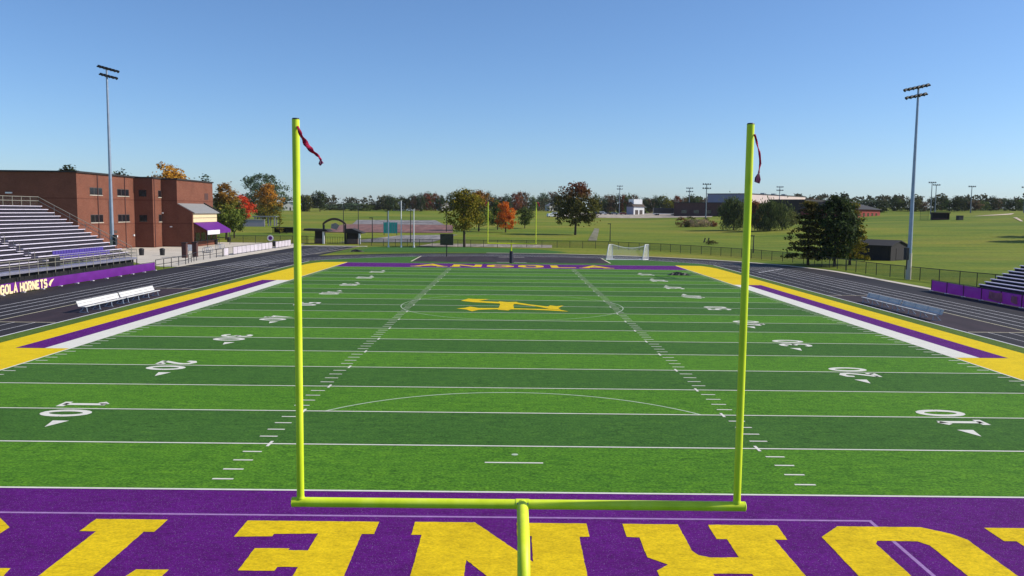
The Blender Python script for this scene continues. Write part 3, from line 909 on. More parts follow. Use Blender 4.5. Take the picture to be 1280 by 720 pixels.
def ribbon(label, pts, wid, seed, tail=None):
    r = random.Random(seed)
    t = thing('ribbon', label, 'ribbon', pts[0])
    o = Vector(pts[0])
    P = [Vector(p)-o for p in pts]
    # resample
    Q = []
    for i in range(len(P)-1):
        for k in range(5): Q.append(P[i].lerp(P[i+1], k/5))
    Q.append(P[-1])
    mb = MB(); L = []; Rr = []
    for i, p in enumerate(Q):
        d = (Q[min(i+1, len(Q)-1)]-Q[max(i-1, 0)]).normalized()
        tw = 0.95*sin(i*0.62+seed)
        side = d.cross(Vector((0, 1, 0))).normalized()
        side = side*cos(tw)+Vector((0, 1, 0))*sin(tw)
        w2 = wid(i/(len(Q)-1))/2
        L.append(p+side*w2); Rr.append(p-side*w2)
    for i in range(len(Q)-1): mb.face([Rr[i], Rr[i+1], L[i+1], L[i]])
    so_ = mb.build('streamer', M['ribbon'], t, True)
    md = so_.modifiers.new('thick', 'SOLIDIFY'); md.thickness = 0.006
    if tail:
        mb = MB(); b = P[-1]
        for k in range(len(tail)):
            mb.tube([b+Vector(q) for q in tail[k]], [0.004]+[0.022]*(len(tail[k])-1), 6)
        mb.build('tail', M['ribbon_knot'], t, True)
    return t
gl, gr = -7.11/2, 7.11/2
ribbon('crimson ribbon blowing out to the side from the upright nearer the brick school', [(gl+.04, -9.41, 9.09), (gl+.12, -9.52, 8.93), (gl+.22, -9.58, 8.79), (gl+.32, -9.62, 8.68), (gl+.42, -9.64, 8.61), (gl+.455, -9.65, 8.55)], lambda u: 0.035+0.05*sin(pi*min(1, u*1.25)), 1, [[(-.01, 0, .01), (-.02, 0, -.05), (.0, 0, -.07)], [(0, 0, .01), (.02, .01, -.05)]])
ribbon('crimson ribbon hanging limp from the upright nearer the brown shed', [(gr+.05, -9.41, 9.04), (gr+.07, -9.47, 8.92), (gr+.11, -9.50, 8.76), (gr+.13, -9.50, 8.58), (gr+.115, -9.50, 8.44)], lambda u: 0.035, 3, [[(0, 0, .01), (-.02, 0, -.1), (-.03, 0, -.15)], [(0, 0, .01), (.015, .01, -.1), (.0, .01, -.16)], [(0, 0, .01), (-.045, -.01, -.08), (-.05, -.01, -.14)]])
for s, lab in ((-1, 'tiny dark ribbon atop the far goalpost upright beside the yellow green tree'), (1, 'tiny dark ribbon atop the far goalpost upright nearest the small round dark tree')):
    x = s*gr
    ribbon(lab, [(x+.06, 100.6, 9.15), (x+.25*s, 100.55, 9.1), (x+.4*s, 100.55, 8.85), (x+.45*s, 100.55, 8.6)], lambda u: 0.16, 4+s)

# ------------------------------------------------------------------ stadium light poles
def light_pole(label, loc, H, yaw, nfl=5):
    t = thing('light_pole', label, 'light pole', loc, yaw)
    mb = MB(); mb.tube([(0, 0, -0.1), (0, 0, 3.2)], [0.33, 0.31], 16)
    mb.build('base', M['concrete'], t, True)
    mb = MB(); mb.tube([(0, 0, 2.6), (0, 0, H*.5), (0, 0, H)], [0.27, 0.2, 0.13], 14)
    mb.build('pole', M['pole_steel'], t, True)
    mb = MB(); mb.span(.22, .62, -.25, .25, 2.4, 3.9); mb.span(.2, .34, -.1, .1, 1.2, 2.4)
    bevel(mb.build('control_box', M['dark_steel'], t), .03)
    for k, (z, wd) in enumerate(((H-.1, 4.1), (H-1.1, 3.3))):
        mb = MB(); mb.span(-.06, .06, -wd/2-.1, wd/2+.1, z-.08, z+.08); mb.span(-.3, .05, -.07, .07, z-.06, z+.06)
        mb.build('crossarm', M['dark_steel'], t)
        n = nfl if k == 0 else nfl-1
        for i in range(n):
            y = -wd/2+wd*i/(n-1)
            f = MB()
            f.tube([(.08, y, z+.16), (.28, y, z+.05), (.46, y, z-.08)], [.09, .16, .21], 12)
            f.tube([(.0, y, z+.0), (.14, y, z+.13)], .05, 6)
            f.build('floodlight', M['dark_steel'], t, True)
    return t
light_pole('very tall floodlight pole rising behind the bleachers beside the brick school', (-56.6, 95.3, 0), 27.0, radians(-7.5), 6)
light_pole('tall floodlight pole beside the brown shed, carrying a dark control box', (48.9, 79.5, 0), 23.3, radians(189.5), 6)

# ------------------------------------------------------------------ bleachers
def bleachers(label, x0, z0, run, rise, rows, y0, y1, sgn, aisles, deck, loc, purple=None, top_rail=True, ends=True):
    """rows climb away from the field; sgn = -1 climbs towards -X"""
    t = thing('bleachers', label, 'bleachers', loc)
    X = lambda x: sgn*x
    def segs():
        cuts = [y0]
        for a, b in aisles: cuts += [a, b]
        cuts.append(y1)
        return [(cuts[i], cuts[i+1]) for i in range(0, len(cuts), 2)]
    for k in range(rows):
        x = x0+run*k; z = z0+rise*k
        mb = MB()
        for a, b in segs():
            n = max(1, int((b-a)/7.3+.5))
            for i in range(n):
                ya = a+(b-a)*i/n+.01; yb = a+(b-a)*(i+1)/n-.01
                mb.span(X(x), X(x+.31), ya, yb, z+.36, z+.43)
        mb.build('seat_plank', M['alu_seat'], t)
        mb = MB()
        mb.span(X(x-run+.32), X(x-.02), y0, y1, z-.03, z)
        mb.build('footboard', M['tread'], t)
        mb = MB(); mb.span(X(x+.13), X(x+.15), y0, y1, z-.0, z+.375)
        mb.build('riser', M['riser'], t)
    xt = x0+run*(rows-1)+.45; zt = z0+rise*(rows-1)
    # steps in the aisles
    for a, b in aisles:
        mb = MB()
        for k in range(rows):
            x = x0+run*k; z = z0+rise*k
            mb.span(X(x-.1), X(x+.25), a+.1, b-.1, z+.16, z+.2)
        mb.build('aisle_steps', M['alu_seat'], t)
        for k in range(1, rows-1, 2):
            mb = MB()
            x = x0+run*k; z = z0+rise*k; m = (a+b)/2
            mb.tube([(X(x), m, z), (X(x), m, z+.95), (X(x+run*.8), m, z+.95+rise*.8), (X(x+run*.8), m, z+rise*.8)], .03, 6)
            mb.build('aisle_handrail', M['rail'], t)
    # sloping guard rails at the ends
    for ye in (y1+.05, y0-.05) if ends else ():
        mb = MB()
        A = Vector((X(x0-.4), ye, z0)); B = Vector((X(xt), ye, zt+.4))
        up = Vector((0, 0, 1))
        for h in (1.12, .62):
            mb.tube([A+up*h, B+up*h], .038, 6)
        n = 6
        for i in range(n+1):
            p = A.lerp(B, i/n)
            mb.tube([p-up*.3, p+up*1.12], .035, 6)
        mb.build('end_railing', M['rail'], t)
    if top_rail:
        mb = MB()
        for h in (1.55, 1.05):
            mb.tube([(X(xt), y0, zt+h), (X(xt), y1+.05, zt+h)], .038, 6)
        n = int((y1-y0)/1.85)
        for i in range(n+1):
            y = y1+.05-1.85*i
            mb.tube([(X(xt), y, zt-.1), (X(xt), y, zt+1.55)], .035, 6)
        mb.build('rear_railing', M['rail'], t)
        mb = MB(); mb.face([(X(xt+.02), y0, zt+.05), (X(xt+.02), y1, zt+.05), (X(xt+.02), y1, zt+1.5), (X(xt+.02), y0, zt+1.5)])
        mb.build('rear_mesh', M['chain_thin'], t)
    # frame under the stand
    mb = MB()
    n = int((y1-y0)/3.6)
    for i in range(n+1):
        y = y0+(y1-y0)*i/n
        mb.tube([(X(x0-.3), y, z0-.08), (X(xt), y, zt-.08)], .06, 6)
        for q in (0.05, .35, .7, .98):
            x = x0+(xt-x0)*q; z = z0+(zt-z0)*q
            mb.tube([(X(x), y, -.03), (X(x), y, z-.05)], .05, 6)
        mb.tube([(X(x0+(xt-x0)*.35), y, .1), (X(xt), y, zt-.3)], .035, 6)
    mb.build('understructure', M['dark_steel'], t)
    mb = MB(); mb.span(X(xt+.06), X(xt+.1), y0, y1, 0, zt)  # added black backing that shuts out daylight behind the rows
    mb.build('rear_light_block', M['shade_skirt'], t)
    if deck:
        xa, xb, ya, yb, zd = deck
        mb = MB(); mb.span(X(xa), X(xb), ya, yb, zd-.22, zd)
        mb.build('walkway', M['alu'], t)
        mb = MB()
        for h in (1.02, .55): mb.tube([(X(xa), ya, zd+h), (X(xa), yb, zd+h)], .036, 6)
        for h in (1.02, .55): mb.tube([(X(xa), yb, zd+h), (X(xb-.2), yb, zd+h)], .036, 6)
        n = int((yb-ya)/1.55)
        for i in range(n+1):
            y = yb-1.55*i
            mb.tube([(X(xa), y, zd-.5), (X(xa), y, zd+1.02)], .036, 6)
        mb.build('front_railing', M['rail'], t)
        mb = MB(); mb.face([(X(xa+.0), ya, zd+.08), (X(xa+.0), yb, zd+.08), (X(xa+.0), yb, zd+1.0), (X(xa+.0), ya, zd+1.0)])
        mb.build('front_mesh', M['chain_thin'], t)
        mb = MB()
        mb.span(X(xa+.45), X(xa+.5), ya, yb, 0, zd-.24)  # added black sheet in place of the shade below the deck
        mb.build('shade_skirt', M['shade_skirt'], t)
        n = int((yb-ya)/3.1)
        for i in range(n+1):
            mb = MB(); mb.tube([(X(xa+.15), ya+.2+3.1*i, -.03), (X(xa+.15), ya+.2+3.1*i, zd-.2)], .06, 6)
            mb.build('deck_post', M['dark_steel'], t)
    if purple:
        for (ya, yb, ks) in purple:
            for k in ks:
                x = x0+run*k; z = z0+rise*k
                n = int((yb-ya)/.56)
                for i in range(n):
                    mb = MB(); y = ya+.56*i
                    mb.span(X(x+.25), X(x+.30), y, y+.48, z+.46, z+.86); mb.span(X(x+.0), X(x+.27), y, y+.48, z+.435, z+.47)
                    mb.build('seat_back', M['purple_plastic'], t)
    return t
BL = bleachers('wide aluminium bleachers with many plank rows and railings beside the brick school', 1.9, 1.75, 0.76, 0.405, 15, -14, 25, -1, [(5.0, 6.3)], (0.0, 1.55, -14, 23.2, 1.62), (-46.6, 57.5, 0),
    purple=[(9.5, 21.0, (0, 1))])
BR = bleachers('small aluminium bleachers cut off by the frame beyond the purple banner fence', 0.0, 0.75, 0.56, 0.27, 14, -14, 0, 1, [], None, (46.0, 59.0, 0), top_rail=False, ends=False)
# black speaker cabinet on the walkway
t = thing('speaker_cabinet', 'black speaker cabinet standing on the bleacher walkway behind the railing', 'speaker', (-47.6, 63.8, 1.62))
mb = MB(); mb.span(-.35, .35, -.5, .5, 0.02, .95)
bevel(mb.build('cabinet', M['black'], t), .05)
mb = MB(); mb.span(.352, .37, -.42, .42, .1, .87)
mb.build('front_grille', M['dark_steel'], t)

# ------------------------------------------------------------------ team benches
def bench(label, loc, sgn, L=6.45):
    t = thing('team_bench', label, 'bench', loc, 0, 'aluminium team benches along the field')
    X = lambda x: sgn*x            # x grows away from the field
    mb = MB(); mb.span(X(0), X(.28), 0, L, .43, .48)
    bevel(mb.build('seat', M['bench_alu'], t), .012)
    mb = MB()
    a = 0.42
    for z0_, z1_ in ((.47, .655), (.675, .86)):
        mb.prism([(X(.52+(z0_-.5)*a), z0_), (X(.55+(z0_-.5)*a), z0_), (X(.55+(z1_-.5)*a), z1_), (X(.52+(z1_-.5)*a), z1_)], 0, L)
    mb.build('backrest', M['bench_alu'], t)
    mb = MB(); mb.span(X(-.42), X(-.15), 0, L, .12, .15)
    for i in range(4):
        y = .35+(L-.7)*i/3
        mb = MB()
        mb.tube([(X(.04), y, 0), (X(.1), y, .42)], .03, 6); mb.tube([(X(.62), y, 0), (X(.26), y, .42)], .03, 6)
        mb.tube([(X(.04), y, .41), (X(.5), y, .41), (X(.66), y, .84)], .03, 6)
        mb.tube([(X(-.05), y, .02), (X(.66), y, .02)], .03, 6)
        mb.build('leg', M['pole_steel'], t)
    return t
bench('white aluminium team bench facing the field before the bleachers, end nearer the camera', (-31.45, 38.3, -0.01), -1)
bench('white aluminium team bench facing the field before the bleachers, end nearer the gate', (-31.45, 44.95, -0.01), -1)
bench('shaded team bench on the small bleachers side, nearer that frame edge', (31.5, 38.9, -0.01), 1)
bench('shaded team bench on the small bleachers side, nearer the soccer goal', (31.5, 45.55, -0.01), 1)

# ------------------------------------------------------------------ fences
def fence(label, pts, H, sp=2.4, group=None, name='chain_fence', mat='chain', banner=None, r=.05, mid=False, base=None):
    """pts: list of (x,y) ; posts every sp"""
    p0 = Vector((pts[0][0], pts[0][1], tz(*pts[0])))
    t = thing(name, label, 'fence', p0, 0, group)
    top = MB(); pan = MB(); posts = []
    for i in range(len(pts)-1):
        a = Vector(pts[i]); b = Vector(pts[i+1]); L = (b-a).length
        n = max(1, round(L/sp))
        prev = None
        for k in range(n+1):
            q = a.lerp(b, k/n)
            P = Vector((q.x, q.y, tz(q.x, q.y)))-p0
            if k < n or i == len(pts)-2:
                posts.append(P)
            if prev is not None:
                u = Vector((0, 0, 1))
                top.tube([prev+u*H, P+u*H], r*.8, 6)
                if mid: top.tube([prev+u*H*.5, P+u*H*.5], r*.7, 6)
                pan.face([prev+u*.03, P+u*.03, P+u*(H-.03), prev+u*(H-.03)])
            prev = P
    for P in posts:
        mb = MB(); mb.tube([P-Vector((0, 0, .05)), P+Vector((0, 0, H+.03))], r, 6)
        mb.build('post', M['dark_steel'] if mat != 'rail' else M['rail'], t)
    top.build('rail', M['dark_steel'], t)
    if mat in M and mat.startswith('chain'):
        pan.build('mesh_panel', M[mat], t)
    return t
N_FENCE = [(-33.2, 159.2), (-20, 158.2), (-6, 157.2), (0, 158.5), (10, 159.0), (21, 157.0), (30.5, 147), (36.5, 137), (41.5, 127), (45.3, 116), (47, 106), (47.4, 95)]
fence('dark chain link fence curving round the far end behind the soccer goal', N_FENCE, 1.55, 2.9)
fence('dark chain link fence passing the trees and light pole beside the track', [(47.4, 94.7), (47.8, 86), (49.6, 78), (51.2, 72), (54.6, 60.5)], 1.55, 2.6)
# banner fences
def banner_fence(label, x, y0, y1, H, face, sp, word=None, printed=None):
    t = thing('banner_fence', label, 'fence', (x, y0, 0))
    L = y1-y0
    n = round(L/sp)
    for k in range(n+1):
        mb = MB(); px_ = -.045 if face > 0 else -.075
        mb.tube([(px_, L*k/n, -.05), (px_, L*k/n, H+.08)], .04, 6); mb.build('post', M['dark_steel'], t)
    mb = MB(); mb.tube([(0, 0, H+.05), (0, L, H+.05)], .03, 6); mb.build('rail', M['dark_steel'], t)
    # vinyl sheet, slightly billowed between posts
    mb = MB(); vs = []; m = 160
    for i in range(m+1):
        y = L*i/m
        for j in range(5):
            z = .06+(H-.06)*j/4
            bl = .05*abs(sin(pi*n*i/m))*sin(pi*j/4)
            vs.append((face*(.05+bl), y, z))
    mb.add(vs, [(i*5+j, (i+1)*5+j, (i+1)*5+j+1, i*5+j+1) for i in range(m) for j in range(4)])
    b = mb.build('banner', M['purple_vinyl'], t, True)
    for k in range(n+1):
        mb = MB(); mb.span(face*-.12, face*.22, L*k/n-.14, L*k/n+.14, -.03, .05)
        mb.build('footing', M['white_vinyl'], t)
    fx = face*.125
    if word:
        mb = MB(); zz = 0
        for ch, ya, yb in word:
            for st in GL[ch]:
                zz += 1
                hh, zb = .80, .10
                mb.ribbon([(ya-y0+(yb-ya)*u, zb+hh*v) for u, v in st], .20, 0, fn=lambda a_, b_, q=fx+.001*face*(zz % 4): (q, a_, b_))
        # winged insect mark after the words: plain pointed leaf shape
        mb.poly([[(56.75-y0, .3), (57.05-y0, .15), (57.25-y0, .45), (57.75-y0, .85), (57.2-y0, .75), (56.95-y0, .6)]], 0, fn=lambda a_, b_: (fx+.002*face, a_, b_))
        mb.build('lettering', M['cream_print'], b)
    if printed:
        for (ya, yb, za, zb) in printed:
            mb = MB()
            q = [(ya, za), (ya+(yb-ya)*.4, za-.02), (yb, za+.1), (yb-.1, zb), (ya+(yb-ya)*.5, zb-.08), (ya+.12, zb)]
            mb.poly([[(a_-y0, b_) for a_, b_ in q]], 0, fn=lambda a_, b_: (fx, a_, b_))
            mb.build('print', M['red_print'], b)
    return t
wd = []
ys = 56.5
def place_word(word, end, adv):
    out = []; y = end-adv*len(word)
    for ch in word:
        out.append((ch, y+.05, y+adv-.05)); y += adv
    return out
wd = place_word('HORNETS', 56.55, 0.64) + place_word('ANGOLA', 51.75, 0.64)
banner_fence('purple banner fence with cream lettering below the wide bleachers', -44.5, 34, 80.8, 1.0, 1, 3.1, wd)
banner_fence('purple banner fence with faded reddish print by the small bleachers', 43.95, 30, 63.9, 1.12, -1, 2.95, None, [(51.2, 53.4, .2, 1.0), (49.0, 50.0, .25, .95)])
fence('dark rail fence between the purple banner and the plaza walk', [(-44.7, 81.6), (-45.0, 92), (-46.9, 101), (-47.0, 112.5)], 1.25, 2.6, mat='none', mid=True)
# fence hung with white sheets
t = thing('sheeted_fence', 'low fence hung with white sheets along the concrete walk', 'fence', (-47.0, 113, 0))
for k in range(19):
    mb = MB(); mb.tube([(0, 2.3*k, -.05), (0, 2.3*k, 1.35)], .035, 6); mb.build('post', M['dark_steel'], t)
mb = MB(); mb.tube([(0, 0, 1.33), (0, 41.4, 1.33)], .03, 6); mb.build('rail', M['dark_steel'], t)
for k in range(18):
    if k in (1, 12): continue
    mb = MB(); mb.span(.03, .05, 2.3*k+.12, 2.3*k+2.18, .12, 1.27)
    mb.build('sheet', M['sheet'], t)
fence('dark chain link fence on the grass edge behind the plaza', [(-63.8, 166.5), (-50, 167.5), (-46.8, 167.8)], 1.7, 3.0)
# round sign on that fence
t = thing('round_sign', 'white round sign with a dark emblem on the fence behind the plaza', 'sign', (-54.9, 166.9, 0))
mb = MB(); mb.tube([(0, -.0, .95), (0, -.05, .95)], 0.72, 28); mb.v = [(x, y, z+.2) for x, y, z in mb.v]
mb.build('disc', M['white'], t)
mb = MB(); ring = [(.44*cos(2*pi*k/20), -.07, 1.15+.44*sin(2*pi*k/20)) for k in range(20)]; mb.face(ring)
mb.build('emblem', M['purple_vinyl'], t)

# ------------------------------------------------------------------ school
SB = thing('brick_school', 'large three storey brick school with flat roofs and a purple awning', 'school', (-73.7, 119, 0))
def W(mb, x0, x1, y0, y1, z0, z1): return mb.span(x0+73.7, x1+73.7, y0-119, y1-119, z0, z1)
mb = MB(); W(mb, -130, -73.7, 119, 172, -.3, 13.55); mb.build('main_block', M['brick'], SB)
mb = MB(); W(mb, -73.69, -70.1, 140.5, 172, -.3, 13.45); mb.build('stair_block', M['brick'], SB)
mb = MB(); W(mb, -70.09, -67.0, 144.6, 164.6, -.3, 13.35); mb.build('end_block', M['brick'], SB)
mb = MB()
for x0, x1, y0, y1, h in ((-130.2, -73.45, 118.75, 172.2, 13.55), (-73.45, -69.9, 140.3, 172.2, 13.45), (-69.9, -66.8, 144.4, 164.8, 13.35)):
    W(mb, x0, x1, y0, y1, h, h+.28)
mb.build('roof_coping', M['dark_roof'], SB)
# annex with a sloping roof
mb = MB()
mb.prism([(-66.99+73.7, -.3), (-64.05+73.7, -.3), (-64.05+73.7, 6.9), (-66.99+73.7, 8.5)], 144.6-119, 158.5-119)
mb.build('annex', M['brick'], SB)
mb = MB()
mb.prism([(-66.97+73.7, 8.53), (-63.6+73.7, 6.68), (-63.6+73.7, 6.85), (-66.97+73.7, 8.7)], 144.75-119, 159.0-119)
mb.build('annex_roof', M['grey_roof'], SB)
mb = MB(); mb.prism([(-67+73.7, 8.62), (-63.4+73.7, 6.62), (-63.4+73.7, 6.95), (-67+73.7, 9.0)], 159.0-119, 159.35-119)
mb.build('roof_edge', M['dark_roof'], SB)
mb = MB(); W(mb, -64.04, -63.95, 144.9, 158.3, 4.9, 6.75); cs = mb.build('clerestory', M['cream_panel'], SB)
mb = MB(); W(mb, -63.94, -63.9, 144.95, 158.25, 5.75, 5.82); mb.build('trim', M['win_frame'], cs)
# concession openings and awning
for k in range(4):
    y = 146.0+3.1*k
    mb = MB(); W(mb, -64.05, -63.97, y, y+2.3, 1.15, 2.75); mb.build('window', M['glass'], SB)
mb = MB(); W(mb, -64.05, -63.55, 145.2, 158.3, 1.02, 1.12); mb.build('counter', M['win_frame'], SB)
mb = MB()
mb.prism([(-63.94+73.7, 4.85), (-61.3+73.7, 3.35), (-61.3+73.7, 3.25), (-63.94+73.7, 4.7)], 145.2-119, 158.8-119)
aw = mb.build('awning', M['purple_vinyl'], SB)
mb = MB(); W(mb, -61.29, -61.22, 145.2, 152.2, 2.45, 3.32); mb.build('valance_sheet', M['white_vinyl'], aw)
mb = MB(); W(mb, -61.29, -61.22, 152.25, 158.8, 2.6, 3.32); mb.build('valance', M['purple_vinyl'], aw)
mb = MB()
for y in (145.3, 152, 158.6): mb.tube([(-61.35+73.7, y-119, -.02), (-61.35+73.7, y-119, 3.3)], .06, 6)
mb.build('awning_post', M['dark_steel'], aw)
def window(x, y0, y1, z0, z1, n=3, axis='x'):
    mb = MB()
    W(mb, x-.10, x+.03, y0, y1, z0, z1)
    fr = mb.build('window', M['win_frame'], SB)
    mb = MB()
    wseg = (y1-y0)/n
    for i in range(n): W(mb, x+.031, x+.05, y0+wseg*i+.09, y0+wseg*(i+1)-.09, z0+.1, z1-.1)
    mb.build('pane', M['glass'], fr)
    mb = MB(); W(mb, x-.02, x+.09, y0-.1, y1+.1, z0-.12, z0-.01); mb.build('sill', M['concrete'], fr)
for y0, y1 in ((123.35, 127.8), (133.5, 138.2)):
    window(-73.7, y0, y1, 9.9, 11.2); window(-73.7, y0, y1, 5.05, 6.45)
window(-70.1, 143.0, 144.4, 9.85, 11.2, 1); window(-70.1, 143.0, 144.4, 5.0, 6.45, 1)
# window slots on the shaded stair face, and the square one high on the end block
for z in (9.9, 5.0):
    mb = MB(); mb.span(.9, 2.4, 140.5-119-.03, 140.5-119+.05, z, z+1.3); fr = mb.build('window', M['glass'], SB)
mb = MB(); W(mb, -67.02, -66.96, 159.6, 161.8, 9.6, 11.0); mb.build('window', M['lower_wall'], SB)
mb = MB(); W(mb, -73.72, -73.66, 129.9, 131.4, 0, 9.0); mb.build('downspout_recess', M['lower_wall'], SB)
for y in (121.2, 132.4, 139.4):
    mb = MB(); W(mb, -73.68, -73.45, y, y+.35, 2.2, 2.55); mb.build('wall_lamp', M['white'], SB)
mb = MB(); mb.span(3.66, 3.9, 144.6-119-.25, 144.6-119+.01, 6.6, 6.85); mb.build('wall_lamp', M['white'], SB)
mb = MB(); mb.span(5.2, 5.6, 144.6-119-.22, 144.6-119+.01, 3.9, 4.1); mb.build('wall_lamp', M['white'], SB)
mb = MB(); mb.span(-12.0, -10.9, -.2, .01, 9.9, 10.15); mb.build('wall_lamp', M['white'], SB)
for y in (126.0, 136.4):
    mb = MB(); W(mb, -73.71, -73.58, y, y+.14, .1, 13.4); mb.build('downpipe', M['lower_wall'], SB)
mb = MB(); W(mb, -70.12, -70.0, 141.1, 141.22, .1, 13.3); mb.build('downpipe', M['lower_wall'], SB)
mb = MB(); W(mb, -73.7, -73.62, 131.9, 132.9, 3.0, 3.5); mb.build('vent', M['win_frame'], SB)
for y0 in (124.2,):
    mb = MB(); W(mb, -73.69, -73.6, y0, y0+2.0, 0, 2.3); mb.build('door', M['glass'], SB)

# ------------------------------------------------------------------ plaza furniture
def bin_(label, p):
    t = thing('trash_bin', label, 'bin', (p[0], p[1], -.015), 0, 'black bins on the plaza')
    mb = MB(); mb.tube([(0, 0, 0), (0, 0, .95)], [.36, .42], 14); mb.build('body', M['black'], t, True)
    mb = MB(); mb.tube([(0, 0, .95), (0, 0, 1.02), (0, 0, 1.18)], [.44, .44, .2], 14); mb.build('lid', M['dark_steel'], t, True)
for lab, q in (('black bin by the bleachers end of the plaza', (177, 319)), ('black bin out on the open plaza between the bleachers and the gate posts', (203, 319)), ('black bin against the brick wall under the awning', (286, 302.5)), ('black bin at the awning corner nearest the school wall', (270, 305.5)), ('black bin beside the sheeted fence near the gate', (343, 308))):
    d = gp(*q); bin_(lab, d)
def pier(label, q):
    p = gp(*q)
    t = thing('dark_pier', label, 'pier', (p.x, p.y, -.02), 0, 'dark piers on the plaza')
    mb = MB(); mb.span(-.35, .35, -.35, .35, 0, 2.3); mb.build('shaft', M['lower_wall'], t)
    mb = MB(); mb.span(-.43, .43, -.43, .43, 2.3, 2.42); mb.build('cap', M['dark_roof'], t)
pier('dark square pier on the plaza, nearer the school wall', (231, 322))
pier('dark square pier on the plaza, nearer the sheeted fence', (244, 321))
p = gp(238, 316.5)
t = thing('white_board', 'small white board leaning between the two dark piers', 'board', (p.x, p.y, -.015))
mb = MB(); mb.box((0, 0, .95), (.8, .05, 1.1), rx=.15); mb.build('face', M['white'], t)
mb = MB(); mb.tube([(-.3, 0, 0), (-.3, 0, .5)], .03, 6); mb.tube([(.3, 0, 0), (.3, 0, .5)], .03, 6); mb.build('stand', M['dark_steel'], t)
for i, (q, lab) in enumerate((((256, 316), 'steel bike rack loops nearest the dark piers'), ((272, 311.5), 'steel bike rack loops farther along the plaza near the sheets'))):
    p = gp(*q)
    t = thing('bike_rack', lab, 'bike rack', (p.x, p.y, -.015), 0, 'bike racks on the plaza')
    for k in range(4):
        mb = MB(); y = k*.9
        mb.tube([(-.4, y, 0)] + [(-.4*cos(pi*a/8), y, .6+.35*sin(pi*a/8)) for a in range(9)] + [(.4, y, 0)], .035, 6)
        mb.build('loop', M['pole_steel'], t)
    mb = MB(); mb.span(-.45, .45, -.1, 2.8, 0, .03); mb.build('base_rail', M['dark_steel'], t)

# ------------------------------------------------------------------ entrance gate
G0 = Vector((-40.2, 167, 0))
t = thing('entrance_gate', 'brick entrance gate with dark curved arch and roofed ticket booths', 'gate', G0)
mb = MB()
n = 14; R0 = 4.6
arcp = [(-2.75+5.3*i/n, 4.15+1.25*sin(pi*i/n)**.8) for i in range(n+1)]
for i in range(n):
    a, b = arcp[i], arcp[i+1]
    mb.add([(a[0]-.0, -.3, a[1]), (b[0], -.3, b[1]), (b[0], -.3, b[1]+.5), (a[0], -.3, a[1]+.5), (a[0], .3, a[1]), (b[0], .3, b[1]), (b[0], .3, b[1]+.5), (a[0], .3, a[1]+.5)], [(0, 1, 2, 3), (7, 6, 5, 4), (3, 2, 6, 7), (0, 4, 5, 1), (0, 3, 7, 4), (1, 5, 6, 2)])
mb.build('arch', M['brown_roof'], t)
for x in (-2.55, 2.35):
    mb = MB(); mb.span(x-.2, x+.2, -.22, .22, -.05, 4.3); mb.build('arch_post', M['dark_steel'], t)
# letter sheet hung in the arch
mb = MB(); mb.poly([[(-.9, 3.55), (.4, 3.2), (1.0, 4.2), (.2, 4.75), (-.8, 4.5)]], 0, fn=lambda a, b: (a, -.05, b)); mb.poly([[(-.9, 3.55), (.4, 3.2), (1.0, 4.2), (.2, 4.75), (-.8, 4.5)][::-1]], 0, fn=lambda a, b: (a, 0, b))
mb.build('hanging_sign', M['grey_roof'], t)
for nm, x0, x1, rx0, rx1 in (('west', -4.6, -2.75, -7.0, -1.1), ('east', 2.6, 5.2, 2.3, 6.4)):
    mb = MB(); mb.span(x0, x1, 0, 2.6, 0.0, 1.15); mb.build('booth_base', M['brick_stone'], t)
    mb = MB(); mb.span(x0+.02, x1-.02, .02, 2.58, 1.15, 3.1); mb.build('booth_wall', M['shed_wall'], t)
    mb = MB()
    if x0 < 0: mb.prism([(rx0, 2.95), (rx1, 2.75), (rx1-.7, 3.3), (rx0+.3, 3.42)], -1.2, 3.6)
    else: mb.prism([(rx0, 3.4), (rx0+1.6, 3.55), (rx1, 2.55), (rx1, 2.4), (rx0, 2.5)], -1.0, 3.6)
    mb.build('booth_roof', M['dark_roof'], t)
for x in (-2.45, 5.75):
    mb = MB(); mb.span(x-.2, x+.2, -1.0, -.6, 0, 3.2 if x < 0 else 2.6); mb.build('booth_post', M['white'], t)
mb = MB()
for k in range(9): mb.tube([(-2.2+.55*k, 0, 0), (-2.2+.55*k, 0, 1.6)], .03, 5)
for z in (.3, 1.55): mb.tube([(-2.35, 0, z), (2.2, 0, z)], .03, 5)
mb.build('gate_leaf', M['dark_steel'], t)
fence('short dark rail fence from the sheeted walk to the gate booth', [(-47.6, 166), (-44.9, 167)], 1.7, 1.4, mat='none', mid=True)

# ------------------------------------------------------------------ white poles on the practice turf
for (px, H, lab) in ((485.5, 7.4, 'thin white pole on the practice turf before the teal screen'), (501.5, 9.6, 'tallest thin white pole, middle one of three on the practice turf'), (517.3, 7.8, 'thin white pole on the practice turf, nearest the play clock')):
    p = gy(px, 152.6)
    t = thing('white_pole', lab, 'pole', (p.x, p.y, 0), 0, 'white poles on the practice turf')
    mb = MB(); mb.tube([(0, 0, 0), (0, 0, H)], [.11, .09], 10); mb.build('shaft', M['white'], t, True)
    mb = MB(); mb.tube([(0, 0, 0), (0, 0, .35)], [.24, .2], 10); mb.build('base', M['white'], t, True)
    mb = MB(); mb.tube([(0, 0, H), (0, 0, H+.1), (0, 0, H+.2)], [.1, .13, .04], 8); mb.build('cap', M['white'], t, True)

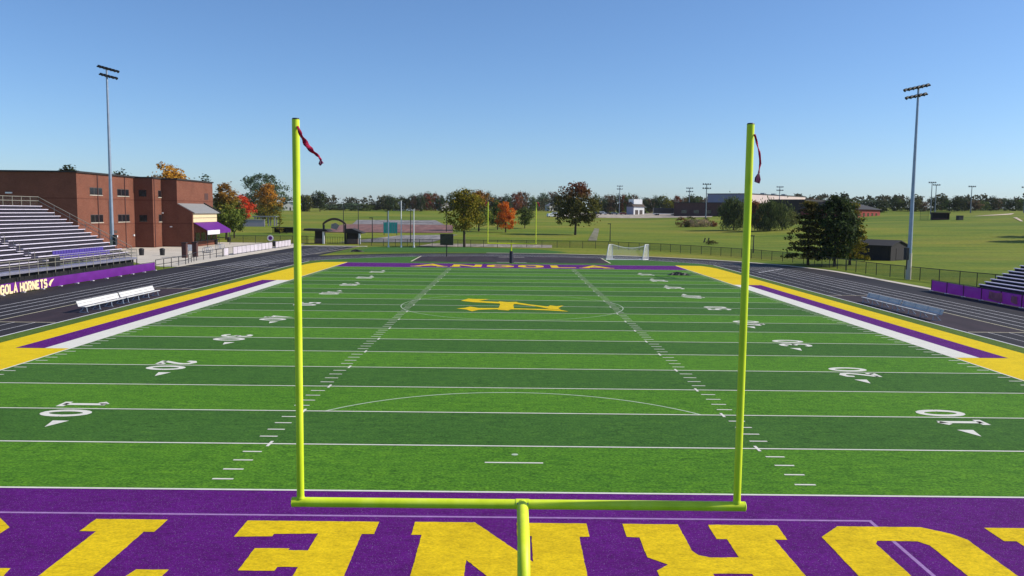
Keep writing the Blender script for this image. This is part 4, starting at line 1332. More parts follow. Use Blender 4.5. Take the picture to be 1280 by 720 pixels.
# ------------------------------------------------------------------ play clock
p = gy(558.5, 119.5)
t = thing('play_clock', 'black square play clock on a black pole behind the far end zone', 'play clock', (p.x, p.y, 0))
mb = MB(); mb.tube([(0, 0, -.02), (0, 0, 2.2)], .09, 10); mb.build('pole', M['black'], t, True)
mb = MB(); mb.span(-1.12, 1.12, -.16, .16, 1.95, 3.85); bevel(mb.build('cabinet', M['black'], t), .04)
mb = MB(); mb.span(-1.0, 1.0, -.175, -.163, 2.08, 3.72); mb.build('screen', M['glass'], t)

# ------------------------------------------------------------------ soccer goal
t = thing('soccer_goal', 'white portable soccer goal with sagging net on the turf end', 'goal', (16.7, 115.0, 0), 0.16)
wd_ = 6.2
mb = MB()
fr = []
for x in (0, wd_):
    mb = MB()
    mb.tube([(x, 0, .05), (x, 0, 2.55), (x-.75, -.5, 2.55), (x-1.35, -1.0, .05), (x, 0, .05)], .075, 8)
    mb.build('side_frame', M['white'], t, True)
    mb = MB(); mb.face([(x, 0, .05), (x, 0, 2.55), (x-.75, -.5, 2.55), (x-1.35, -1.0, .05)]); mb.build('side_net', M['net'], t)
mb = MB(); mb.tube([(-1.35, -1.0, .06), (wd_-1.35, -1.0, .06)], .05, 6); mb.build('ground_bar', M['white'], t)
sag = [(-.0+wd_*i/12*1.0, -.1, 2.5-.55*sin(pi*i/12)) for i in range(13)]
mb = MB(); mb.tube(sag, .045, 6); mb.build('net_cord', M['white'], t, True)
mb = MB()
for i in range(12):
    a, b = sag[i], sag[i+1]
    mb.face([a, b, (b[0]-1.3, -1.0, .06), (a[0]-1.3, -1.0, .06)])
mb.build('back_net', mesh_mat('thin_net', '#d8d8d8', 0.13), t)
for k, x in enumerate((.35, wd_-.9)):
    mb = MB(); mb.box((x-.6, -.8, .12), (.7, .3, .2)); mb.build('sandbag', M['white_vinyl'], t)

# dark folded mats left on the turf
def mat_heap(label, p, L, rz, seed):
    r = random.Random(seed)
    t = thing('folded_mat', label, 'mat', (p[0], p[1], .004), rz)
    mb = MB(); n = 10
    vs = []; fs = []
    for i in range(n+1):
        for j in range(5):
            e = min(i, n-i, 2)/2*min(j, 4-j, 1)
            vs.append((L*(i/n-.5)*(1+r.uniform(-.04, .04)), (j/4-.5)*.95+r.uniform(-.12, .12), .01+e*(.14+r.uniform(0, .14))))
    for i in range(n):
        for j in range(4):
            a = i*5+j; fs.append((a, a+5, a+6, a+1))
    mb.add(vs, fs); mb.build('sheet', M['black'], t)
    mb = MB(); mb.tube([(-L*.3, -.1, .2), (-L*.1, .0, .33), (L*.1, .05, .25)], .1, 8); mb.build('roll', M['dark_steel'], t)
p = gp(849, 344); mat_heap('crumpled black mat lying near the far gold sideline corner', p, 3.0, -.05, 3)
p = gp(446, 314.5); mat_heap('crumpled black mat lying on the practice turf before the gate', p, 2.6, .05, 4)

# ------------------------------------------------------------------ shed
p0 = gp(1113, 326)
t = thing('garden_shed', 'dark brown gabled shed on the grass behind the curved fence', 'shed', (p0.x, p0.y, p0.z-.04), radians(38))
mb = MB(); mb.span(0, 5.8, 0, 6.6, 0, 2.6); mb.build('wall', M['shed_wall'], t)
mb = MB()
mb.prism([(-.3, 2.50), (2.9, 3.42), (6.1, 2.50), (6.1, 2.64), (2.9, 3.57), (-.3, 2.64)], -.25, 6.85)
mb.build('roof', M['dark_roof'], t)
mb = MB(); mb.prism([(.0, 2.59), (5.8, 2.59), (2.9, 3.4)], .0, .06); mb.build('gable', M['shed_wall'], t)
mb = MB(); mb.span(1.8, 4.0, -.05, .01, .1, 2.15); mb.build('door', M['shed_wall'], t)
for k in range(5):
    mb = MB(); mb.span(-.03, .0, .6+1.3*k, .68+1.3*k, 0.05, 2.5); mb.build('batten', M['dark_roof'], t)
# ------------------------------------------------------------------ lamp posts and thin poles beyond the track
def lamp_post(label, q, top, kind=0):
    p = gp(*q); H = hgt(p, top)
    t = thing('lamp_post', label, 'lamp post', p)
    mb = MB(); mb.tube([(0, 0, -.1), (0, 0, H)], [.13, .08], 8); mb.build('pole', M['dark_steel'], t, True)
    mb = MB(); mb.span(-.7, .15, -.16, .16, H-.06, H+.12); mb.build('lamp_head', M['dark_steel'], t)
lamp_post('black lamp post standing before the maroon court beside the gate', (465.5, 303), 272.5)
lamp_post('slim dark pole rising just behind the gate arch', (429.5, 291), 253)
lamp_post('slim dark pole rising behind the smaller gate booth', (448, 291), 254)
lamp_post('dark pole beside the teal screen, taller than the screen', (484.2, 291), 264)
lamp_post('dark pole between the white poles and the play clock', (513.3, 303), 262)
lamp_post('dark pole rising directly behind the play clock', (558, 290), 262)
lamp_post('black lamp post on the grass above the soccer goal', (762.5, 302), 280)
lamp_post('black post on the grass near the curved fence by the nearest goalpost', (941.5, 316), 295)

# teal screen
p = gp(488, 294.0)
t = thing('teal_screen', 'teal slatted screen on posts before the maroon court', 'screen', p, 0.1)
mb = MB(); mb.span(-1.9, 1.9, -.06, .06, .55, 3.6); mb.build('panel', M['teal'], t)
mb = MB()
for x in (-1.9, -1.1, -.3, .5, 1.2, 1.9): mb.span(x-.06, x+.06, -.1, .1, 0.5, 3.7)
mb.build('slat', M['house_blue'], t)
for x in (-1.75, 1.75):
    mb = MB(); mb.tube([(x, .12, -.1), (x, .12, 3.4)], .07, 6); mb.build('post', M['dark_steel'], t)
fence('low pale fence along the far side of the maroon court', [tuple(gp(500, 281.6)[:2]), tuple(gp(541, 281.6)[:2])], 1.0, 6, mat='rail', name='court_fence')

# ------------------------------------------------------------------ far buildings
def gable_house(label, q, ww, dd, h, rz, wall, roof, cat='house', name='house', eave=.3, pitch=.5, group=None, door=True):
    p = gp(*q)
    t = thing(name, label, cat, (p.x, p.y, p.z-.05), rz, group)
    mb = MB(); mb.span(-ww/2, ww/2, 0, dd, -.3, h); mb.build('wall', M[wall], t)
    mb = MB(); mb.prism([(-ww/2, h), (ww/2, h), (0, h+ww/2*pitch)], .02, dd-.02); mb.build('gable', M[wall], t)
    mb = MB(); e = eave
    mb.prism([(-ww/2-e, h-e*pitch), (0, h+ww/2*pitch), (ww/2+e, h-e*pitch), (ww/2+e, h-e*pitch+.2), (0, h+ww/2*pitch+.22), (-ww/2-e, h-e*pitch+.2)], -e, dd+e); mb.build('roof', M[roof], t)
    if door:
        for x in (-ww*.25, ww*.22):
            mb = MB(); mb.span(x-.6, x+.6, -.04, .01, 1.0, 2.2); mb.build('window', M['glass'], t)
        mb = MB(); mb.span(-.5, .5, -.05, .0, 0, 2.1); mb.build('door', M['win_frame'], t)
    return t
gable_house('tiny white house far behind the tallest white pole', (500, 263.2), 7, 9, 4.5, .3, 'house_white', 'grey_roof')
gable_house('tiny white house in the far treeline behind the play clock', (558.5, 263.2), 8, 9, 4.6, .5, 'house_white', 'dark_roof')
gable_house('tiny blue grey house behind the far goalpost and orange tree', (614.5, 262), 8, 8, 5.4, .5, 'house_blue', 'house_white')
gable_house('tiny pale house among far trees beside the tall red topped tree', (693, 263.6), 8, 8, 3.8, .4, 'house_white', 'grey_roof')
gable_house('tiny white house between the gold tree and the round pale green tree', (363, 263), 10, 8, 3.2, .3, 'house_white', 'brown_roof')
gable_house('tiny white house low in the far trees left of the play clock', (523, 263), 6, 8, 3.4, .3, 'house_white', 'brown_roof')
# press tower with one side greyed to paint its shade, the other white
p = gp(792, 268.5)
t = thing('field_house', 'small gabled field house, shaded end wall and white side wall', 'building', (p.x, p.y, p.z-.05), .62)
mb = MB(); mb.span(0, 9, 0, 6.2, -.3, 5.2); mb.build('wall', M['white'], t)
mb = MB(); mb.span(-.06, -.005, .0, 6.2, -.3, 5.2); mb.prism([(-.06, 5.2), (-.0, 5.2), (0, 5.25), (-.06, 5.25)], 0, 6.2); mb.build('end_wall_shade', M['grey_wall'], t)
mb = MB(); mb.prism([(-.5, 5.0), (6.7, 5.0), (3.1, 8.0)], -.5, 9.5, 'x'); mb.build('roof', M['brown_roof'], t)
mb = MB(); mb.span(.8, 8, .9, 5.3, 6.6, 9.6); mb.build('upper_storey', M['white'], t)
for x in (1.2, 4.9):
    mb = MB(); mb.span(x, x+2.6, -.04, .0, .2, 3.0); mb.build('door', M['win_frame'], t)
# long trailer beside it
p = gp(829, 269.3)
t = thing('long_trailer', 'long dark trailer parked beside the small field house', 'trailer', (p.x, p.y, p.z), .1)
mb = MB(); mb.span(-6, 6, -1.3, 1.3, 1.2, 4.3); bevel(mb.build('body', M['car_dark'], t), .1)
mb = MB(); mb.span(-6, 8, -1.35, 1.35, .7, 1.2); mb.build('chassis', M['white'], t)
for x in (-4.5, -3.3, 5.5):
    mb = MB(); mb.tube([(x, -1.4, .5), (x, 1.4, .5)], .5, 12); mb.build('wheel', M['tyre'], t)

# big school hall far right
p = gp(936, 268.8)
A = Vector((p.x, p.y, p.z))
t = thing('sports_hall', 'far large flat roofed hall, grey shaded side and pale sunlit side', 'hall', (A.x, A.y, A.z-.1), 0.0)
ang1 = radians(158); ang2 = radians(32)
d1 = Vector((cos(ang1), sin(ang1))); d2 = Vector((cos(ang2), sin(ang2)))
def quadblock(mb, o, a, la, b, lb, z0, z1):
    o = Vector(o)
    P = [o, o+a*la, o+a*la+b*lb, o+b*lb]
    n = len(mb.v)
    vs = [(q.x, q.y, z0) for q in P]+[(q.x, q.y, z1) for q in P]
    return mb.add(vs, [(3, 2, 1, 0), (4, 5, 6, 7), (0, 1, 5, 4), (1, 2, 6, 5), (2, 3, 7, 6), (3, 0, 4, 7)])
d1 = Vector((cos(radians(140)), sin(radians(140)))); d2 = Vector((cos(radians(50)), sin(radians(50))))
mb = MB(); quadblock(mb, (0, 0), d2, 85, d1, 25.8, 4.2, 12.0); up_ = mb.build('upper_wall', M['pale_wall'], t)
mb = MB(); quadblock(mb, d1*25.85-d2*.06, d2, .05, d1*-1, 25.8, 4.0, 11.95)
mb.build('end_shade_skin', M['grey_wall'], t)  # grey skin over the pale wall paints the unlit end's shade
mb = MB(); quadblock(mb, d2*.2+d1*.2, d2, 85, d1, 25, -1.5, 4.2); mb.build('base_wall', M['brick_red'], t)
mb = MB(); quadblock(mb, d2*-.3+d1*-.3, d2, 86, d1, 26.6, 12.0, 12.35); mb.build('roof_edge', M['dark_roof'], t)
for k in (14, 34, 50, 66):
    mb = MB(); quadblock(mb, d2*k+d1*6, d2, 3, d1, 2.4, 12.35, 13.4); mb.build('roof_unit', M['car_silver'], t)
p = gp(930, 270)
t = thing('low_wing', 'long low dark wing in front of the far sports hall', 'wing', (p.x, p.y, p.z-.1))
mb = MB(); quadblock(mb, (0, 0), d2, 22, d1, 42, -.5, 6.9); mb.build('wall', M['lower_wall'], t)
mb = MB(); quadblock(mb, d2*-.4-d1*.3, d2, 22.8, d1, 42.6, 6.9, 7.3); mb.build('roof', M['dark_roof'], t)
for k in range(5):
    mb = MB(); quadblock(mb, d1*(4+7.5*k)-d2*.05, d2, .1, d1, 3.2, 1.2, 3.0); mb.build('window', M['glass'], t)
p = gp(1064, 272.5)
t = thing('brick_annex', 'low red brick building under a broad dark roof beside the near trees', 'building', (p.x, p.y, p.z-.1))
mb = MB(); quadblock(mb, (0, 0), d2, 44, d1, 24, -.5, 4.2); mb.build('wall', M['brick_red'], t)
mb = MB()
def P3(a, b, z): q = d2*a+d1*b; return (q.x, q.y, z)
c = [P3(-1, -1, 4.2), P3(45, -1, 4.2), P3(45, 25, 4.2), P3(-1, 25, 4.2)]
r0, r1 = P3(4, 12, 8.6), P3(30, 12, 8.6)
mb.add(c+[r0, r1], [(0, 1, 5, 4), (1, 2, 5), (2, 3, 4, 5), (3, 0, 4), (3, 2, 1, 0)])
mb.build('roof', M['dark_roof'], t)
for k in range(6):
    mb = MB(); quadblock(mb, d2*(4+6.5*k)-d1*.05, d2, 2.6, d1, .1, 1.0, 2.5); mb.build('window', M['glass'], t)
p = gp(1006, 268.5)
t = thing('dark_hall', 'flat dark roofed hall between the sports hall and the near trees', 'building', (p.x, p.y, p.z-.1))
mb = MB(); quadblock(mb, (0, 0), d2, 60, d1, 20, -.5, 7.4); mb.build('wall', M['shed_wall'], t)
mb = MB(); quadblock(mb, d2*-.4-d1*.4, d2, 60.8, d1, 20.8, 7.4, 8.4); mb.build('roof', M['dark_roof'], t)
for k in range(5):
    mb = MB(); quadblock(mb, d2*(4+10*k)-d1*.05, d2, 3, d1, .1, 1.5, 3.5); mb.build('window', M['glass'], t)

# ball field dugout and block
p = gp(1165, 275)
t = thing('dugout', 'dark brown ball field dugout with an open front', 'dugout', (p.x, p.y, p.z-.05), -.25)
mb = MB(); mb.span(0, 6.6, 2.6, 2.8, 0, 2.9); mb.span(0, .2, 0, 2.6, 0, 2.9); mb.span(6.4, 6.6, 0, 2.6, 0, 2.9); mb.build('wall', M['shed_wall'], t)
mb = MB(); mb.prism([(-.3, 2.9), (6.9, 2.9), (6.9, 3.3), (-.3, 3.3)], -.5, 3.1); mb.build('roof', M['brown_roof'], t)
mb = MB(); mb.span(.3, 6.3, .3, .45, 0.0, .9); mb.build('front_wall', M['lower_wall'], t)
mb = MB(); mb.span(.4, 6.2, 1.9, 2.3, .4, .48); mb.build('bench', M['bark'], t)
p = gp(1199.5, 275)
t = thing('equipment_box', 'small black equipment box on the grass beyond the dugout', 'box', (p.x, p.y, p.z-.03), .2)
mb = MB(); mb.span(-1.1, 1.1, -.8, .8, 0, 1.6); bevel(mb.build('body', M['black'], t), .05)
mb = MB(); mb.prism([(-1.2, 1.6), (1.2, 1.6), (.9, 1.85), (-.9, 1.85)], -.9, .9); mb.build('lid', M['dark_steel'], t)
fence('thin backstop fence beside the dugout', [tuple(gp(1150, 274.8)[:2]), tuple(gp(1160, 274.5)[:2])], 4.6, 3, mat='chain_thin', name='backstop')
fence('faint outfield fence below the far treeline by the ball field', [tuple(gp(1150, 265.0)[:2]), tuple(gp(1215, 266.0)[:2]), tuple(gp(1262, 265.2)[:2])], 1.6, 9, mat='chain_thin', name='outfield_fence')

# far field light poles
def far_light(label, px, base_y, top, nb):
    p = gp(px, base_y); H = hgt(p, top)
    t = thing('field_light', label, 'light pole', p, 0, 'far field light poles')
    mb = MB(); mb.tube([(0, 0, -.2), (0, 0, H)], [.30, .16], 8); mb.build('pole', M['far_lamp'], t, True)
    for k in range(nb):
        z = H-.3-1.9*k
        mb = MB(); mb.span(-1.9, 1.9, -.08, .08, z-.08, z+.08); mb.build('crossarm', M['far_lamp'], t)
        for x in (-1.6, -.55, .55, 1.6):
            mb = MB(); mb.tube([(x, .3, z+.55), (x, -.1, z+.4), (x, -.45, z+.2)], [.14, .3, .36], 8); mb.build('floodlight', M['far_lamp'], t)
for a in (('far field light pole above the parked cars, left of the field house', 774, 267, 232.5, 2), ('far field light pole just right of the field house trailer', 861, 270, 235, 2), ('far field light pole rising before the low dark wing', 882, 276, 230, 2), ('far field light pole before the sunlit face of the sports hall', 973.5, 268, 233.5, 2),
          ('taller of two far light poles beside the dugout', 1163, 268, 228, 1), ('shorter of two far light poles beside the dugout', 1168.5, 267, 231, 1), ('lone far light pole above the ball field infield', 1213, 266, 233, 1), ('far light pole cut by the frame edge beyond the infield', 1279.5, 266, 234, 1)):
    far_light(*a)

# parked cars
def car(label, q, rz, paint, van=False, first={}):
    p = gp(*q)
    t = thing('parked_car', label, 'car', (p.x, p.y, p.z+.13), rz, 'cars parked at the far lot')
    h = 1.0 if not van else 1.15
    prof = [(-2.2, .35), (2.2, .35), (2.25, .75), (1.5, .95), (.75, 1.5 if not van else 1.85), (-1.3 if not van else -2.0, 1.5 if not van else 1.85), (-2.1, 1.0), (-2.25, .7)]
    mb = MB(); mb.prism(prof, -.88, .88); bevel(mb.build('body', M[paint], t), .06)
    mb = MB()
    for y in (-.9, .9):
        mb.span(-1.2, .7, y-.012, y+.012, 1.0, 1.38)
    mb.build('window', M['glass'], t)
    for x in (-1.35, 1.35):
        for y in (-.8, .8):
            mb = MB(); mb.tube([(x, y-.11, .33), (x, y+.11, .33)], .33, 12); mb.build('wheel', M['tyre'], t)
for a in (('dark car first in the far lot row beside the red topped tree', (748, 268.6), .1, 'car_dark'), ('white car second in the far lot row beside the red topped tree', (753.5, 268.4), .0, 'car_white', True), ('dark car third in the far lot row beside the red topped tree', (760, 268.4), .2, 'car_dark'), ('silver car alone left of the light pole in the far lot', (768, 268.4), .0, 'car_silver'), ('dark red car beyond the far lot light pole', (779, 268.6), .1, 'car_red'),
          ('white van parked on the lane beside the tall red topped tree', (688.5, 271.5), .5, 'car_white', True), ('white car above the van near the tall red topped tree', (694, 268.2), .2, 'car_white'), ('white car in the far lot right of the trailer', (846, 268.6), .1, 'car_white'), ('silver car in the far lot before the low wing', (853, 268.8), .2, 'car_silver'), ('white car beneath the houses left of the play clock', (512, 264.2), .2, 'car_white')):
    car(*a)

# two posts and a dark mound on the slope, planting bed
p = gp(883, 303)
t = thing('post_stand', 'pair of short dark slanted posts standing on the grass slope', 'posts', p, .2)
for x in (-.55, .5):
    mb = MB(); mb.tube([(x-.15, 0, -.05), (x+.2, 0, 1.15)], .17, 8); mb.build('post', M['black'], t)
mb = MB(); mb.span(-.9, .9, -.06, .06, .1, .22); mb.build('crossbar', M['dark_steel'], t)
# left side structures
p = gp(331, 282.5)
t = thing('pavilion', 'flat roofed grey pavilion on posts under the gold topped tree', 'pavilion', p, .1)
for x in (-3.2, -1.2, 1.2, 3.2):
    for y in (0, 4):
        mb = MB(); mb.span(x-.18, x+.18, y-.18, y+.18, -.1, 3.0); mb.build('post', M['grey_wall'], t)
mb = MB(); mb.span(-3.9, 3.9, -.8, 4.8, 3.0, 3.35); mb.build('roof', M['grey_roof'], t)
p = gp(300, 283)
t = thing('block_wall', 'long low grey block wall behind the red tree', 'wall', p, .12)
mb = MB(); mb.span(-4, 8, 0, .5, -.3, 2.2); mb.build('wall', M['grey_wall'], t)
mb = MB(); mb.span(-4.1, 8.1, -.1, .6, 2.2, 2.35); mb.build('cap', M['concrete'], t)
p = gp(354, 291.5)
t = thing('open_shelter', 'low dark open shelter on the grass before the gate', 'shelter', p, .05)
mb = MB(); mb.span(-3.2, 3.2, -.6, 1.8, 1.5, 1.75); mb.build('roof', M['dark_roof'], t)
for x in (-2.8, -1, 1, 2.8):
    mb = MB(); mb.span(x-.09, x+.09, -.4, -.22, -.05, 1.5); mb.build('post', M['dark_steel'], t)
mb = MB(); mb.span(-2.9, 2.9, 1.5, 1.62, .1, 1.5); mb.build('back_wall', M['shed_wall'], t)

# ------------------------------------------------------------------ trees
def crown_mesh(mb, H, Wd, kind, seed, nclump, nleaf, ls, z0f=0.2):
    """leaf sprays through the crown's volume; H tree height, Wd crown width, ls leaf-spray size"""
    r = random.Random(seed)
    ph = [r.uniform(0, 6.28) for _ in range(6)]
    z0 = H*z0f; hc = H-z0
    def env(u, th):
        if kind == 'oval': e = math.sqrt(max(0, 1-((u-.42)/.58)**2)) if u > .42 else math.sqrt(max(0, 1-((u-.42)/.50)**2))
        elif kind == 'round': e = math.sqrt(max(0, 1-((u-.5)/.5)**2))**.8
        elif kind == 'cone': e = (1-u)**.75*(.5+.5*min(1, u*7+.2))
        elif kind == 'layer': e = (1-u)**.62*(.62+.55*max(0, sin(u*2*pi*5.2+.8)))*(.7+.3*min(1, u*6+.3))
        elif kind == 'willow': e = math.sqrt(max(0, 1-((u-.62)/.40)**2)) if u > .62 else 1.0-.12*(.62-u)
        else: e = 1-abs(u-.5)
        lob = 1+.20*sin(2*th+ph[0]+3*u)+.15*sin(3*th+ph[1]-5*u)+.15*sin(5*th+ph[2]+9*u)+.17*sin(11*u+ph[3]+th)+.10*sin(7*th+19*u+ph[4])
        return max(.02, e*lob)
    made = 0; tries = 0
    centers = []
    while made < nclump and tries < nclump*12:
        tries += 1
        u = r.random()**.9; th = r.uniform(0, 2*pi)
        e = env(u, th)
        if r.random() > .25+e: continue
        rad = math.sqrt(r.uniform(.12, 1.0))
        if kind == 'layer':      # boughs in flat tiers with open air between them
            tier = r.randrange(9); u = min(.99, max(.01, (tier+.35+r.gauss(0, .17))/9.3))
            nb = 7; th = ph[tier % 6]+tier*1.3+2*pi*r.randrange(nb)/nb+r.gauss(0, .2)
            e = max(.05, (1-u)**.7*(.85+.22*sin(tier*2.1+ph[5]+th*2)))*(.75+.25*min(1, u*5+.2))
            rad = r.uniform(.08, 1.0)
        x = Wd/2*e*rad*cos(th); y = Wd/2*e*rad*sin(th); z = z0+hc*u-(rad*e*Wd*.05 if kind == 'layer' else 0)
        centers.append(Vector((x, y, z))); made += 1
    cs = ls*2.0
    for c in centers:
        out = Vector((c.x, c.y, (c.z-(z0+hc*.4))*.7)).normalized() if c.length > .01 else Vector((0, 0, 1))
        k = r.uniform(.6, 1.45); 
        flat = .42 if kind == 'layer' else (1.5 if kind == 'willow' else .8)
        for _ in range(nleaf):
            q = c+Vector((r.gauss(0, cs*.5), r.gauss(0, cs*.5), r.gauss(0, cs*.5*flat)))*k
            nrm = (out*.8+Vector((r.gauss(0, .6), r.gauss(0, .6), r.gauss(0, .5)+.35))).normalized()
            a = nrm.orthogonal().normalized()
            a = (Matrix.Rotation(r.uniform(0, 6.28), 3, nrm) @ a)
            b = nrm.cross(a)
            s1 = ls*r.uniform(.35, .8); s2 = ls*r.uniform(.25, .55)
            if kind == 'willow':
                a = (a*.4+Vector((0, 0, -1))).normalized(); b = nrm.cross(a).normalized(); s1 *= 1.5; s2 *= .6
            mb.face([q-a*s1, q-b*s2+a*s1*.1, q+a*s1, q+b*s2])
    return centers

def trunk_mesh(mb, H, Wd, seed, z0f, centers, n=7, tr=None):
    r = random.Random(seed+5)
    tr = tr or H*.02
    lean = Vector((r.uniform(-.02, .02)*H, r.uniform(-.02, .02)*H, 0))
    pts = [Vector((0, 0, -.15)), Vector((0, 0, H*z0f*.6))+lean*.3, Vector((0, 0, H*.45))+lean*.7, Vector((0, 0, H*.85))+lean]
    mb.tube(pts, [tr*1.25, tr, tr*.65, tr*.15], 8)
    for c in r.sample(centers, min(n, len(centers))):
        z = max(H*z0f*.8, min(c.z*.75, H*.7))
        b = Vector((0, 0, z))+lean*(z/H)
        mid = b.lerp(c, .5)+Vector((0, 0, -.03*H))
        mb.tube([b, mid, c], [tr*.42, tr*.25, tr*.07], 5)

def tree(name, label, q, top, wpx, kind, leaf, seed, nc, nl, ls_, z0f=.2, group=None, cat='tree', loc=None, H=None, Wd=None):
    if kind == 'layer': ls = ls_*.95
    else: ls = ls_*1.12; nc = int(nc*1.5)
    p = loc if loc is not None else gp(*q)
    sc = FPX/((p-CAMP).dot(_f))
    H = H or hgt(p, top); Wd = Wd or wpx/sc
    t = thing(name, label, cat, p, 0, group)
    mb = MB(); c = crown_mesh(mb, H, Wd, kind, seed, nc, nl, ls, z0f); mb.build('crown', LEAF[leaf], t)
    mb = MB(); trunk_mesh(mb, H, Wd, seed, z0f, c); mb.build('trunk', M['bark'], t, True)
    return t
# three by the track
tree('shade_tree', 'dense dark green tree on a short trunk, foremost of the three by the track', (1043, 333), 246.5, 56, 'oval', 'dark', 11, 130, 46, .31, .14)
tree('shade_tree', 'yellowing tree half hidden behind the dense dark tree by the track', (1062, 331), 250, 58, 'layer', 'dark_yel', 12, 260, 34, .31, .12)
tree('layered_tree', 'bronze green tree with separate layered boughs beside the dense dark tree', (1010, 331), 247, 76, 'layer', 'conif', 13, 300, 34, .30, .12)
# centre
tree('maple_tree', 'tall green tree turning red at its top, alone on the meadow', (719, 293.5), 229, 50, 'oval', 'red_top', 21, 130, 34, .5, .2)
tree('maple_tree', 'narrow bright orange tree behind the far goalpost', (632, 290.5), 253, 23, 'oval', 'orange', 22, 70, 30, .34, .14)
tree('shade_tree', 'yellow green tree behind the fence, tall bare trunk beside the play clock', (580.5, 309), 238, 44, 'oval', 'yel_green', 23, 120, 30, .32, .33)
tree('shade_tree', 'green and rust tree standing behind the yellow green one', (598.5, 289), 239, 34, 'oval', 'half_red', 24, 90, 30, .42, .16)
tree('shade_tree', 'dark green tree squeezed between the rust tree and the orange tree', (622, 287), 252, 18, 'oval', 'green', 25, 60, 26, .42, .16)
tree('shade_tree', 'small round dark green tree inside the far goalpost opening', (656, 285.5), 261, 20, 'round', 'green', 26, 60, 26, .38, .25)
# willows and neighbours on the meadow
tree('willow_tree', 'drooping green tree half hidden by the nearest goalpost upright', (917, 287.5), 251, 30, 'willow', 'willow', 31, 80, 40, .5, .12)
tree('willow_tree', 'drooping green tree with a dark trunk right of the upright', (962, 288.5), 255, 36, 'willow', 'willow', 32, 100, 40, .48, .12)
tree('willow_tree', 'small dark rust tinged tree between the two drooping trees', (943, 284), 253, 16, 'oval', 'rust', 33, 60, 30, .5, .1)
tree('small_tree', 'low green bushy tree between the drooping tree and the layered tree', (984, 284), 264, 26, 'round', 'olive', 34, 60, 26, .4, .1)
# left of the field
tree('shade_tree', 'dark green tree with rusty crown beside the school awning', (283, 299.5), 231, 36, 'oval', 'half_red', 41, 120, 34, .36, .2)
tree('shade_tree', 'smaller dark tree at the foot of the red tree', (293, 297), 250, 26, 'oval', 'green', 42, 80, 30, .34, .18)
tree('maple_tree', 'bright red tree beside the grey block wall', (303, 281), 244, 24, 'round', 'red', 43, 90, 30, .36, .12)
tree('broad_tree', 'big broad blue green tree behind the gold topped one', (330, 275), 219, 58, 'round', 'blue', 44, 150, 32, .55, .1)
tree('broad_tree', 'gold topped tree in front of the big blue green tree', (335, 279), 231, 32, 'oval', 'gold_top', 45, 100, 32, .45, .1)
tree('small_tree', 'spindly pale yellow young tree by the open shelter', (350, 292), 263, 20, 'layer', 'yel_green', 46, 40, 18, .24, .1)
tree('small_tree', 'round pale green tree behind the upright ribbon', (382.5, 264), 245, 17, 'round', 'olive', 47, 50, 26, .7, .05)
tree('dark_tree', 'lone dark lopsided tree on the horizon above the gate canopy', (400, 264.5), 240.5, 18, 'round', 'dark', 48, 45, 26, .7, .22)
def behind(name, label, px, top, Y, wpx, kind, leaf, seed, nc=90, nl=30, ls=.55):
    p = gy(px, Y)
    return tree(name, label, None, top, wpx, kind, leaf, seed, nc, nl, ls, .15, loc=p)
behind('broad_tree', 'yellow orange treetop showing above the school stair tower', 209, 206.5, 196, 52, 'round', 'gold_top', 51)
behind('dark_tree', 'dark green treetop showing above the school main roof', 88, 209, 205, 24, 'round', 'dark', 52)
behind('dark_tree', 'thin grey green treetop at the school end roof corner', 257, 217, 200, 20, 'cone', 'blue', 53, 40, 24)
behind('dark_tree', 'low dark treetop just behind the school roof by the light pole', 150, 216.5, 200, 26, 'round', 'dark', 54, 60, 24)
# trees outside the frame whose shadows fall across the meadow
for k, (x, y, lab) in enumerate(((150, 204, 'broad tree beyond the frame casting the upper shadow on the meadow'), (138, 188, 'broad tree beyond the frame casting the lower shadow on the meadow'))):
    tree('shade_tree', lab, None, 0, 0, 'round', 'dark', 61+k, 90, 30, .5, .2, loc=Vector((x, y, tz(x, y))), H=11.0, Wd=9.0)

# planting bed
p = gp(872, 283.5)
t = thing('planting_bed', 'oval bed of dry pinkish grass and low dark shrubs on the meadow', 'planting bed', p)
mb = MB(); crown_mesh(mb, 2.6, 13.5, 'round', 71, 120, 26, .34, .02); mb.v = [(x, y*.5, z) for x, y, z in mb.v]; mb.build('dry_grass', M['straw'], t)
for k, (x, y, s) in enumerate(((-6.2, 1, 3.4), (-1.8, 3, 4.2), (3.8, 2.5, 3.2), (5.8, -1, 2.2), (-4.5, -2, 1.9))):
    mb = MB(); crown_mesh(mb, s, s*1.15, 'round', 80+k, 26, 26, .3, .03); mb.v = [(a+x, b+y, c) for a, b, c in mb.v]; mb.build('shrub', LEAF['rust' if k in (0, 3) else 'olive'], t)
p = gp(889, 305.5)
t = thing('low_shrub', 'low dark shrub on the slope below the two slanted posts', 'shrub', p)
mb = MB(); crown_mesh(mb, .9, 2.6, 'round', 90, 30, 26, .16, .02); mb.build('leaves', LEAF['olive'], t)
mb = MB(); mb.tube([(0, 0, -.1), (.1, 0, .5)], [.06, .03], 6); mb.build('stem', M['bark'], t)

